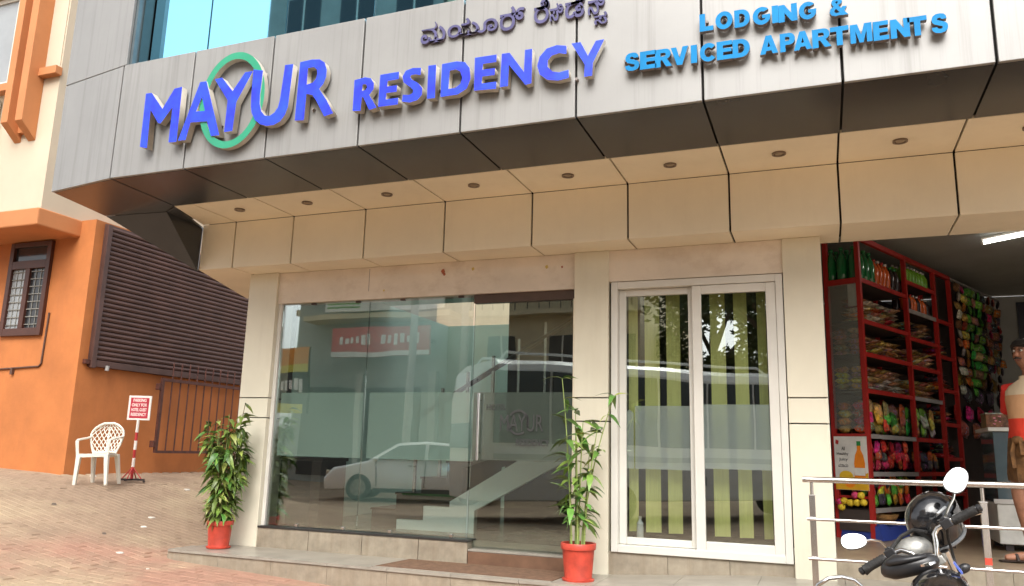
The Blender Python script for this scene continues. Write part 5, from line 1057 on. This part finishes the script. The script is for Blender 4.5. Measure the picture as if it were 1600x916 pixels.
def mirror(c, ax, ay, rot, stem):
    c = hl(*c); n = (-Hf * .86 + Vector((0, 0, .50)) + Hr * .0).normalized(); X = (CR - n * CR.dot(n)).normalized(); Y = n.cross(X); X, Y = X * math.cos(rot) + Y * math.sin(rot), -X * math.sin(rot) + Y * math.cos(rot)
    def pt(a, k, d): return c + X * ax * k * math.copysign(abs(math.cos(a)) ** .9, math.cos(a)) + Y * ay * k * math.copysign(abs(math.sin(a)) ** .85, math.sin(a)) * (1 - .12 * math.cos(a)) + n * d
    A = [2 * math.pi * k / 30 for k in range(30)]
    g = G(); g.rings([[pt(a, .35, -.035) for a in A], [pt(a, .8, -.026) for a in A], [pt(a, 1.03, -.008) for a in A], [pt(a, 1.04, .001) for a in A], [pt(a, .985, .0015) for a in A]]); sh = MB('mirror', g, 'black plastic', smooth=True)
    g = G(); g.rings([[pt(a, .98, .0005) for a in A], [pt(a, .97, .0028) for a in A]]); MB('mirror_glass', g, 'mirror glass', sh)
    g = G(); g.tube([c - n * .02] + [hl(*p) for p in stem], .006, 8); MB('mirror_stem', g, 'chrome', sh, smooth=True)
    return c, X, Y, n, sh
c, X, Y, n, sh = mirror((-.280, .05, .135), .063, .043, math.radians(-6), [(-.20, .05, .10), (-.165, .035, .075), (-.152, .012, .02)])
MB('scratch', G().obox(c + n * .0035 + X * .004 + Y * .006, (X * .7 - Y * .72) * .030, (X * .72 + Y * .7) * .0012, n * .0005), 'black plastic', sh)
c, X, Y, n, sh = mirror((.321, .05, .154), .074, .050, math.radians(50), [(.255, .045, .085), (.21, .03, .06), (.155, .012, .02)])
X2, Y2 = X * math.cos(-.9) + Y * math.sin(-.9), Y * math.cos(-.9) - X * math.sin(-.9)
for k in range(3): MB('mirror_mark', G().obox(c + n * .0035 + Y2 * (.012 - .011 * k) - X2 * .006, X2 * .030, Y2 * .0035, n * .0005), 'mark grey', sh)
# clocks cowl, headlamp, clamp
g = G(); A = [2 * math.pi * k / 24 for k in range(24)]
def cowl(k, dz, sy=1.0): return [hl(-.105 + .135 * k * math.cos(a), -.075 + .075 * k * sy * math.sin(a), -.075 + dz + .05 * math.cos(a) * -.5) for a in A]
g.rings([cowl(.75, -.05), cowl(1.0, -.02), cowl(1.02, .0), cowl(.9, .028), cowl(.6, .045), cowl(.25, .05)]); MB('instrument_cowl', g, 'black plastic', smooth='full')
g = G(); g.rings([[hl(-.10 + .10 * k * math.cos(a), -.105 + .05 * k * math.sin(a), -.055 + dz - .025 * math.cos(a)) for a in A] for k, dz in ((1, .0), (.9, .022), (.4, .030))]); MB('instrument_lens', g, 'black plastic', smooth='full')
g = G(); g.ell(hl(-.07, .13, -.045), .105, .085, .075, 22, 14, HM); MB('headlamp_cowl', g, 'silver paint', smooth='full')
g = G(); g.tube([hl(-.185, .06, -.035), hl(-.14, .09, .02), hl(-.07, .11, .045), hl(.0, .10, .045), hl(.05, .06, .01)], .010, 8); MB('cable', g, 'rubber', smooth=True)
g = G(); g.tube([hl(-.16, .02, -.0), hl(-.17, .08, .01), hl(-.12, .10, -.02), hl(-.06, .04, -.10)], .006, 8); g.tube([hl(-.15, .015, -.01), hl(-.19, .06, -.02), hl(-.14, .08, -.06), hl(-.05, .03, -.13)], .006, 8); MB('cable', g, 'black plastic', smooth=True)
g = G(); g.tube([hl(.15, .01, -.01), hl(.12, .10, -.06), hl(.08, .14, -.16), hl(.05, .08, -.25)], .007, 8); MB('cable', g, 'rubber', smooth=True)
g = G(); g.obox(hl(-.005, -.02, -.125), Hr * .055, Hf * .028, Hu * .02); g.lathe([(0, 0), (.018, 0), (.018, .012), (.010, .018)], hl(-.005, -.02, -.105), 12, Hu); MB('clamp', g, 'silver paint', bevel=.006)
for s in (-1, 1):
    g = G(); g.tube([hl(s * .075 - .005, -.0, -.10), bl_(s * .08, .30, -.62)], .020, 10); MB('fork_tube', g, 'chrome', smooth=True)
    g = G(); g.tube([hl(s * .02, .10, -.20), hl(s * .05 + .02, .10, -.213)], .008, 6); t_ = MB('indicator', g, 'black plastic')
    if s > 0: g = G(); g.ell(hl(.09, .10, -.216), .036, .022, .024, 12, 8, HM); MB('indicator_lamp', g, 'black plastic', t_, smooth=True)
# tank, seat, engine, frame, wheels (mostly below the frame)
g = G(); tk = []
for y, w_, h_, z in ((-.08, .05, .05, -.03), (-.14, .10, .085, -.02), (-.25, .135, .115, -.03), (-.38, .13, .11, -.05), (-.50, .085, .08, -.085), (-.54, .05, .05, -.10)):
    tk.append([bl_(w_ * math.cos(a) * (1 if math.sin(a) < 0 else .95), y, z - .06 + h_ * math.sin(a) * (.8 if math.sin(a) > 0 else 1)) for a in A])
g.rings(tk); tank = MB('fuel_tank', g, 'black gloss', smooth='full')
g = G(); g.lathe([(0, 0), (.038, 0), (.036, .010), (0, .012)], bl_(0, -.26, .025), 20, Bu); MB('filler_cap', g, 'chrome', tank)
g = G(); g.obox(bl_(.115, -.24, -.02), (Br * .25 - Bu * .97).normalized() * .028, Hf * .035, (Br * .97 + Bu * .25).normalized() * .004); MB('badge', g, 'sticker blue', tank)
g = G(); g.rings([[bl_(w_ * math.cos(a), y, z + .045 * math.sin(a)) for a in A] for y, w_, z in ((-.50, .07, -.14), (-.62, .12, -.15), (-.85, .14, -.15), (-1.10, .12, -.12), (-1.22, .05, -.11))]); MB('seat', g, 'rubber', smooth='full')
g = G(); g.rings([[bl_(w_ * math.cos(a), y, -.50 + h_ * math.sin(a)) for a in A] for y, w_, h_ in ((-.12, .09, .10), (-.25, .13, .17), (-.45, .13, .17), (-.58, .10, .12))]); MB('engine', g, 'silver paint', smooth='full')
g = G(); g.tube([bl_(0, .02, -.12), bl_(0, -.10, -.55), bl_(0, -.50, -.65), bl_(0, -.62, -.30), bl_(0, -1.2, -.18)], .022, 8); g.tube([bl_(0, -.05, -.15), bl_(0, -.62, -.22)], .022, 8); MB('frame', g, 'black plastic')
g = G(); g.tube([bl_(.11, -.15, -.62), bl_(.12, -.5, -.70), bl_(.14, -1.25, -.55)], [.02, .025, .045], 10); MB('exhaust', g, 'chrome', smooth=True)
for y in (.34, -.98):
    wc = bl_(0, y, -.63 if y > 0 else -.60); g = G(); g.tube([wc + Hf * .26 * math.cos(a) + Bu * .26 * math.sin(a) for a in A], .042, 10, closed=True); wl = MB('wheel', g, 'rubber', smooth=True)
    g = G(); g.tube([wc + Hf * .215 * math.cos(a) + Bu * .215 * math.sin(a) for a in A], .014, 8, closed=True); g.lathe([(.03, -.05), (.03, .05)], wc, 12, Br)
    for k in range(5): a = 1.257 * k; g.tube([wc, wc + Hf * .21 * math.cos(a) + Bu * .21 * math.sin(a)], .014, 6)
    MB('rim', g, 'silver paint', wl)
    g = G(); ms_ = []
    for k in range(9): a = .5 + 2.1 * k / 8; q = wc + Hf * .315 * math.cos(a) + Bu * .315 * math.sin(a); ms_.append([q - Br * .06, q + Br * .06, q + Br * .055 + (q - wc).normalized() * .006, q - Br * .055 + (q - wc).normalized() * .006])
    g.rings(ms_); MB('mudguard', g, 'black gloss')
g = G(); g.tube([bl_(-.10, -.45, -.66), (bl_(-.10, -.45, -.66) + Vector((-.22, .05, -.0))) * 1.0 - Vector((0, 0, bl_(-.10, -.45, -.66).z - gz(.4, 4.3) - .02))], .012, 8); MB('side_stand', g, 'black plastic')
g = G(); g.obox(bl_(0, -1.30, -.22), Br * .05, Hf * .02, Bu * .035); MB('tail_lamp', g, 'lamp red', bevel=.006)
lp = [Vector(p) for p in ((-.085, 4.10, .44), (-.078, 4.05, .55), (-.056, 4.038, .592), (-.01, 4.05, .622), (.045, 4.07, .630), (.095, 4.09, .618), (.125, 4.108, .592), (.145, 4.12, .54), (.15, 4.14, .44), (.16, 4.2, .20), (.42, 4.3, .0), (.60, 4.35, .02))]
g = G(); g.tube(lp, .0095, 12); MB('crash_guard', g, 'chrome', smooth=True)
g = G(); g.tube([(-.085, 4.10, .44), (-.04, 4.13, .22), (.15, 4.2, .10), (.42, 4.3, .03)], .0095, 12); g.tube([(-.083, 4.08, .50), (.03, 4.1, .52), (.148, 4.13, .50)], .007, 10); MB('crash_guard', g, 'chrome', smooth=True)
# helmet hung behind the right mirror
hm = thing('helmet', 'glossy black full face helmet hung on the motorcycle handlebar', 'helmet', hl(.094, .22, .05))
hc_ = hl(.105, .21, .045); HX = CR * .80 + CU * .42 + CF * .35; HX.normalize(); HZ = (CU * .88 - CR * .44 - CF * .12); HZ = (HZ - HX * HZ.dot(HX)).normalized(); HY = HZ.cross(HX)
HB = Matrix((HX, HY, HZ)).transposed()
def hp_(x, y, z): return hc_ + HB @ Vector((x, y, z))
g = G(); rs_ = []
for k in range(12):
    t = k / 11; zz = -.115 + .245 * t; s_ = math.sqrt(max(.0, 1 - ((zz + .0) / .135) ** 2)) if zz > 0 else 1 - .10 * (zz / .115) ** 2
    rs_.append([hp_(.150 * s_ * math.cos(a) + .006, .118 * s_ * math.sin(a), zz) for a in A])
g.rings(rs_); he = MB('shell', g, 'black gloss', hm, smooth='full')
g = G(); rs_ = []
for k in range(15):
    a = -1.35 + 2.7 * k / 14; cc, s_ = math.cos(a), math.sin(a)
    rs_.append([hp_(.156 * cc + .004, .124 * s_, -.035), hp_(.160 * cc + .004, .127 * s_, -.033), hp_(.156 * cc + .004, .124 * s_, .045), hp_(.152 * cc + .004, .121 * s_, .045)])
g.rings(rs_); MB('visor', g, 'helmet band', he, smooth=True)
g = G(); g.tube([hp_(.150 * .92 * math.cos(a) + .006, .118 * .92 * math.sin(a), -.112) for a in A], .010, 8, closed=True); MB('rim_trim', g, 'helmet band', he, smooth=True)
g = G(); g.lathe([(.026, 0), (.024, .006), (.010, .010), (0, .010)], hp_(.03, -.118, .005), 16, -HY); MB('visor_pivot', g, 'mark grey', he, smooth=True)
g = G(); g.obox(hp_(-.01, -.096, .075), HX * .035, (HY * .8 + HZ * .6) * .006, (HZ * .8 - HY * .6) * .010); MB('vent', g, 'mark grey', he, bevel=.004)
g = G(); g.tube([hp_(.0, -.10, -.10), hp_(.01, -.06, -.17), hp_(.02, .03, -.175), hp_(.01, .10, -.10)], .008, 6, flat=.4); MB('chin_strap', g, 'rubber', hm)
# ------------------------------------------------------------------ the other side of the street (seen in the glass)
mat('car white', (.84, .84, .83), .22, 0, .03, 1, coat=.6); mat('car glass', (.02, .025, .028), .05); mat('car black', (.02, .02, .02), .6)
mat('bus white', (.62, .63, .62), .3, 0, .04, 1, coat=.4); mat('sign board white', (.75, .75, .72), .5); mat('sign board red', (.55, .05, .05), .5); mat('text green', (.12, .35, .06), .5); mat('text white', (.8, .8, .78), .5); mat('wall grey', (.30, .31, .29), .8, 0, .1, 1); mat('wall cream', (.60, .52, .36), .8, 0, .1, 1); mat('dark opening', (.03, .03, .032), .4); mat('board black', (.02, .02, .02), .5); mat('board orange', (.7, .28, .04), .5); mat('board yellow', (.6, .55, .08), .5); mat('concrete', (.42, .41, .38), .85, 0, .1, 3); mat('sheet green', (.06, .26, .05), .6); mat('blue sheet', (.05, .10, .28), .6)
ZR = -.12
# sedan
car = thing('parked_car', 'white sedan parked across the street, mirrored in the hotel glass', 'car', (-9.65, -4.75, ZR))
ya = math.radians(180 - 20); cx_ = Vector((math.cos(ya), math.sin(ya), 0)); cy_ = Vector((-math.sin(ya), math.cos(ya), 0))
def cl(x, y, z): return Vector((-9.65, -4.75, ZR)) + cx_ * x + cy_ * y + Vector((0, 0, z))
prof = [(-2.2, .30), (-2.22, .62), (-2.1, .95), (-1.55, 1.02), (-.95, 1.40), (-.2, 1.46), (.45, 1.38), (1.15, .96), (2.0, .80), (2.22, .55), (2.2, .28)]
g = G(); rs_ = []
for y in (-.86, -.80, -.55, .55, .80, .86):
    k = 1 if abs(y) < .6 else (.985 if abs(y) < .82 else .93)
    rs_.append([cl(x * (1 if abs(y) < .82 else .985), y * (1 if z < 1.0 else .80), .28 + (z - .28) * k) for x, z in prof])
g.rings(rs_); MBc = g.build('body', 'car white', car, bevel=.03, smooth='full')
for s in (-1, 1):
    g = G(); yy = .872
    for poly in ([(-1.38, 1.04), (-.88, 1.33), (-.30, 1.375), (-.30, 1.02)], [(-.22, 1.02), (-.22, 1.378), (.40, 1.31), (.95, .99)]):
        g.prism([cl(x, s * (.845 - .17 * max(0, (z - 1.0) / .46)), z) for x, z in poly], cy_ * s * .03)
    g.build('side_window', 'car glass', car)
g = G(); g.prism([cl(.50, -.62, 1.36), cl(.50, .62, 1.36), cl(1.13, .72, .985), cl(1.13, -.72, .985)], (0, 0, .02)); g.build('windscreen', 'car glass', car)
g = G(); g.prism([cl(-.98, -.62, 1.39), cl(-.98, .62, 1.39), cl(-1.52, .70, 1.04), cl(-1.52, -.70, 1.04)], (0, 0, .02)); g.build('rear_window', 'car glass', car)
for x in (-1.35, 1.35):
    for s in (-1, 1):
        g = G(); g.lathe([(0, -.1), (.30, -.1), (.32, -.07), (.32, .07), (.30, .1), (0, .1)], cl(x, s * .80, .32), 24, cy_); wl = g.build('wheel', 'car black', car, smooth=True)
        g = G(); g.lathe([(0, .0), (.20, .0), (.19, .02), (0, .012)], cl(x, s * .905, .32), 20, cy_ * s); g.build('hub_cap', 'silver paint', wl, smooth=True)
for s in (-1, 1):
    G().obox(cl(-2.16, s * .70, .80), cx_ * .09, cy_ * .17, up * .09).build('tail_lamp', 'lamp amber', car, bevel=.02); G().obox(cl(2.08, s * .62, .66), cx_ * .10, cy_ * .17, up * .07).build('headlight', 'mirror glass', car, bevel=.02)
for s in (-1, 1):
    g = G()
    for x in (-1.42, -.26, .92): g.obox(cl(x, s * .868, .66), cx_ * .008, cy_ * .006, up * .30)
    g.build('door_seam', 'car black', car)['kind'] = 'stuff'
    for x in (-1.0, .05): G().obox(cl(x, s * .878, .86), cx_ * .09, cy_ * .012, up * .015).build('door_handle', 'silver paint', car)
    G().obox(cl(0, s * .86, .27), cx_ * 1.0, cy_ * .02, up * .05).build('sill', 'car black', car); G().ell(cl(.92, s * .95, 1.0), .08, .09, .06, 10, 8).build('mirror', 'car white', car, smooth=True)
G().obox(cl(-2.23, 0, .62), cx_ * .01, cy_ * .25, up * .06).build('number_plate', 'sign board white', car)
# bus
bo = Vector((-5.626, .86, 0)); be = Vector((-.883, -3.38, 0)); bx_ = (be - bo).normalized(); by_ = Vector((bx_.y, -bx_.x, 0))     # by_ points away from the hotel
if by_.y > 0: by_ = -by_
bz = -.12
def bsp(x, y, z): return bo + bx_ * x + by_ * y + Vector((0, 0, z + bz))
bus = thing('bus', 'long white bus with dark side windows behind the photographer, mirrored in the glass', 'bus', bsp(4.8, 1, 0))
g = G(); rs_ = []
for y, ins in ((0, .0), (.0, 0), (2.0, 0)): pass
secs = [(0.0, .35, 2.35), (.12, .10, 2.72), (.35, .02, 2.90), (3, 0, 2.95), (9.2, 0, 2.92), (9.5, .04, 2.80), (9.6, .15, 2.55)]
for x, ins, zt in secs:
    rs_.append([bsp(x, ins + .03, .42), bsp(x, ins, .8), bsp(x, ins, zt - .20), bsp(x, ins + .05, zt - .08), bsp(x, ins + .18, zt), bsp(x, 2.0 - ins - .18, zt), bsp(x, 2.0 - ins - .05, zt - .08), bsp(x, 2.0 - ins, zt - .20), bsp(x, 2.0 - ins, .8), bsp(x, 2 - ins - .03, .42)])
g.rings(rs_); g.build('body', 'bus white', bus, bevel=.03)
for k in range(8):
    a = .30 + k * 1.12; G().obox(bsp(a + .52, -.006, 2.06), bx_ * .535, by_ * .012, up * .64).build('side_window', 'car glass', bus, bevel=.01)
G().obox(bsp(4.7, -.008, 1.18), bx_ * 4.4, by_ * .008, up * .05).build('trim_stripe', 'wall grey', bus); G().obox(bsp(4.6, -.008, .78), bx_ * .09, by_ * .008, up * .08).build('vent', 'car black', bus)
g = G(); g.prism([bsp(-.01, .40, 1.3), bsp(-.01, 1.6, 1.3), bsp(.10, 1.7, 2.55), bsp(.10, .30, 2.55)], -bx_ * .03); g.build('windscreen', 'car glass', bus)
for x in (2.75, 7.7):
    for y in (.10, 1.90): 
        g = G(); g.lathe([(0, -.11), (.36, -.11), (.38, -.08), (.38, .08), (.36, .11), (0, .11)], bsp(x, y, .38), 24, by_); wl = g.build('wheel', 'car black', bus, smooth=True)
        g = G(); g.lathe([(0, 0), (.22, 0), (.2, .03), (0, .02)], bsp(x, y + (.115 if y > 1 else -.115), .38), 18, by_ * (1 if y > 1 else -1)); g.build('hub_cap', 'silver paint', wl, smooth=True)
for y in (.35, 1.65):
    g = G(); g.tube([bsp(.5, y, 2.93), bsp(.6, y, 3.07), bsp(6.2, y, 3.06), bsp(6.4, y, 2.93)], .025, 8); g.build('roof_rail', 'bus white', bus, smooth=True)
# shop building opposite with sign boards
ob_ = thing('shop_building', 'tall grey shop building opposite, mirrored in the hotel glass', 'building', (-13, -14, -.2))
G().box(-19.5, -11.9, -24, -12.6, -.5, 19.5).build('wall', 'wall grey', ob_)
for k in range(5):
    G().box(-19.7, -11.85, -13.3, -12.605, 6.3 + 3.1 * k, 6.55 + 3.1 * k).build('floor_slab', 'wall cream', ob_)
    for j in range(3):
        x = -18.6 + j * 2.4; wn = G().box(x, x + 1.5, -12.63, -12.585, 7.3 + 3.1 * k, 8.8 + 3.1 * k).build('window', 'dark opening', ob_); G().box(x + .72, x + .78, -12.586, -12.56, 7.3 + 3.1 * k, 8.8 + 3.1 * k).build('frame', 'white upvc', wn)
G().prism([(-19.8, -12.1, 19.5), (-11.8, -12.1, 19.5), (-11.9, -12.6, 20.6), (-19.5, -12.6, 20.6)], (0, -1, 0)).build('roof_edge', 'wall grey', ob_)
for x in (-19, -16.2): G().box(x, x + 2.4, -12.605, -12.57, .1, 3.4).build('shop_opening', 'dark opening', ob_)
for x in (-16.5, -13.4, -12.2): G().box(x, x + .28, -12.6, -12.35, -.2, 3.9).build('pilaster', 'concrete', ob_)
G().box(-18.5, -12.2, -12.55, -11.5, 5.85, 6.05).build('canopy', 'wall cream', ob_)
def board(name, label, x0, x1, y, z0, z1, m_, strips=()):
    t = thing(name, label, 'sign board', ((x0 + x1) / 2, y, z0)); G().box(x0, x1, y - .12, y, z0, z1).build('panel', m_, t, bevel=.01)
    for a, b, c, d, mm in strips: G().box(x0 + (x1 - x0) * a, x0 + (x1 - x0) * b, y, y + .012, z0 + (z1 - z0) * c, z0 + (z1 - z0) * d).build('print', mm, t)
    return t
RB = random.Random(3)
def glyphs(a, b, c, d, n, mm): return [(a + (b - a) * (k + .08) / n, a + (b - a) * (k + RB.uniform(.55, .9)) / n, c + (d - c) * RB.uniform(0, .25), c + (d - c) * RB.uniform(.6, 1), mm) for k in range(n)]
sb = board('shop_board', 'red shop board with white lettering on the building opposite', -17.2, -13.1, -11.7, 4.45, 5.55, 'sign board red', [(0, 1, 0, .16, 'sign board white')] + glyphs(.08, .42, .36, .78, 6, 'text white') + glyphs(.5, .9, .36, .78, 6, 'text white'))
G().box(-17.0, -13.3, -12.58, -11.825, 5.0, 5.1).build('bracket', 'car black', sb)
vb = board('shop_board', 'white shop board with green lettering above the red board opposite', -17.4, -12.4, -11.4, 6.1, 7.6, 'sign board white', [(.02, .3, .1, .14, 'text green'), (.02, .3, .2, .24, 'text green')])
me = text_mesh('lettering', 'VISH', 1, .04, ['text green'], .02); fit_mesh(me, -14.3, -13.2, 6.9, 7.4); me.transform(UP); me.transform(Matrix.Rotation(math.pi, 4, 'Z')); me.transform(Matrix.Translation((-27.5, -11.37, 0))); part_mesh('lettering', me, vb)
G().box(-17.2, -12.6, -12.58, -11.525, 6.6, 6.7).build('bracket', 'car black', vb)
board('shop_board', 'black board with orange and yellow stripes at the left end of the building opposite', -19.0, -17.3, -10.5, 2.3, 4.7, 'board black', [(0, 1, .72, 1, 'board orange'), (0, 1, .60, .72, 'board yellow'), (.1, .9, 0, .14, 'board yellow')] + glyphs(.1, .9, .3, .5, 7, 'text white'))
for x, y, h_, lb in ((-12.6, -9.5, 8.5, 'pale concrete street pole left of the bus, mirrored in the glass'), (-11.2, -10.6, 9.5, 'thin grey wire pole before the shop building opposite')):
    p = thing('street_pole', lb, 'pole', (x, y, -.12)); G().tube([(x, y, -.12), (x, y, h_)], [.16, .10], 12).build('shaft', 'concrete', p, smooth=True); G().box(x - .8, x + .8, y - .05, y + .05, h_ - .9, h_ - .8).build('cross_arm', 'concrete', p)
hb2 = thing('cream_building', 'cream apartment house beyond the trees, mirrored in the sliding window', 'building', (-7, -18, 0))
G().box(-11.8, -5.65, -26, -12.7, -.5, 20).build('wall', 'wall cream', hb2)
for k in range(6):
    G().box(-11.8, -5.5, -12.7, -12.1, 2.9 + 3 * k, 3.08 + 3 * k).build('balcony_slab', 'wall cream', hb2)
    for x in (-11.2, -8.9, -6.8):
        wn = G().box(x, x + 1.0, -12.705, -12.66, 3.7 + 3 * k, 5.2 + 3 * k).build('window', 'dark opening', hb2); G().box(x + .47, x + .53, -12.66, -12.64, 3.7 + 3 * k, 5.2 + 3 * k).build('frame', 'white upvc', wn)
    for j in range(15): G().box(-11.7 + .42 * j, -11.67 + .42 * j, -12.16, -12.13, 3.09 + 3 * k, 3.9 + 3 * k).build('baluster', 'car black', hb2)
    G().box(-11.75, -5.55, -12.17, -12.12, 3.9 + 3 * k, 3.95 + 3 * k).build('balcony_rail', 'car black', hb2)
    if k in (1, 2): G().box(-7.9, -7.1, -12.66, -12.35, 3.9 + 3 * k, 4.5 + 3 * k).build('air_conditioner', 'bus white', hb2, bevel=.02)
gc = thing('green_hoarding', 'green sheet hoarding standing behind the white sedan across the street', 'hoarding', (-10.05, -6.8, -.12)); G().box(-11.2, -8.9, -6.86, -6.8, -.12, 1.25).build('sheet', 'sheet green', gc); 
for x in (-11.1, -9.0): G().box(x - .04, x + .04, -6.92, -6.86, -.12, 1.35).build('post', 'concrete', gc)
# trees across the street
mat('bark', (.10, .075, .05), .9, 0, .25, 8, .6, 20); mat('foliage', (.055, .085, .022), .55, 0, .35, 1.4)
def tree(x, y, h_, cr, label, seed, n=15000):
    r = random.Random(seed); t = thing('tree', label, 'tree', (x, y, -.15), 'trees across the street'); g = G()
    g.tube([(x, y, -.15), (x + .1, y, h_ * .3), (x - .05, y + .1, h_ * .6), (x, y, h_ * .85)], [.28, .22, .15, .05], 10); cl_ = []
    for k in range(11):
        a = r.uniform(0, 6.28); z = h_ * r.uniform(.42, .95); d = cr * r.uniform(.3, .85) * (1.1 - abs(z / h_ - .65)); q = Vector((x + d * math.cos(a), y + d * math.sin(a), z)); cl_.append((q, cr * r.uniform(.28, .48)))
        g.tube([(x, y, z * .72), ((x + q.x) / 2, (y + q.y) / 2, z * .9), q], [.10, .06, .02], 6)
    g.build('trunk', 'bark', t, smooth=True); V = []; F = []
    for k in range(n):
        c, rr = cl_[r.randrange(len(cl_))]; d = Vector((r.gauss(0, 1), r.gauss(0, 1), r.gauss(0, .8))).normalized() * rr * r.uniform(.35, 1.05); p = c + d
        a = Vector((r.gauss(0, 1), r.gauss(0, 1), r.gauss(0, .6))).normalized(); b = a.orthogonal().normalized(); s = r.uniform(.14, .30); o = len(V); V += [p, p + a * s * .5 + b * s * .25, p + a * s, p + a * s * .5 - b * s * .25]; F.append((o, o + 1, o + 2, o + 3))
    me = bpy.data.meshes.new('crown'); me.from_pydata(V, [], F); me.materials.append(MATS['foliage']); o = bpy.data.objects.new('crown', me); COL.objects.link(o); o.parent = t; me.transform(Matrix.Translation(-Vector(t.location)))
tree(-1.2, -10.5, 9.5, 3.4, 'broad dark tree across the street nearest the cream building', 1)
tree(2.6, -9.5, 8.8, 3.2, 'second dark tree across the street, right of the broad one', 2)
tree(6.5, -11.5, 10.5, 3.6, 'third and tallest tree across the street', 3)
tree(-3.6, -16, 8.2, 2.4, 'small tree standing further back beside the cream building', 4, 9000)
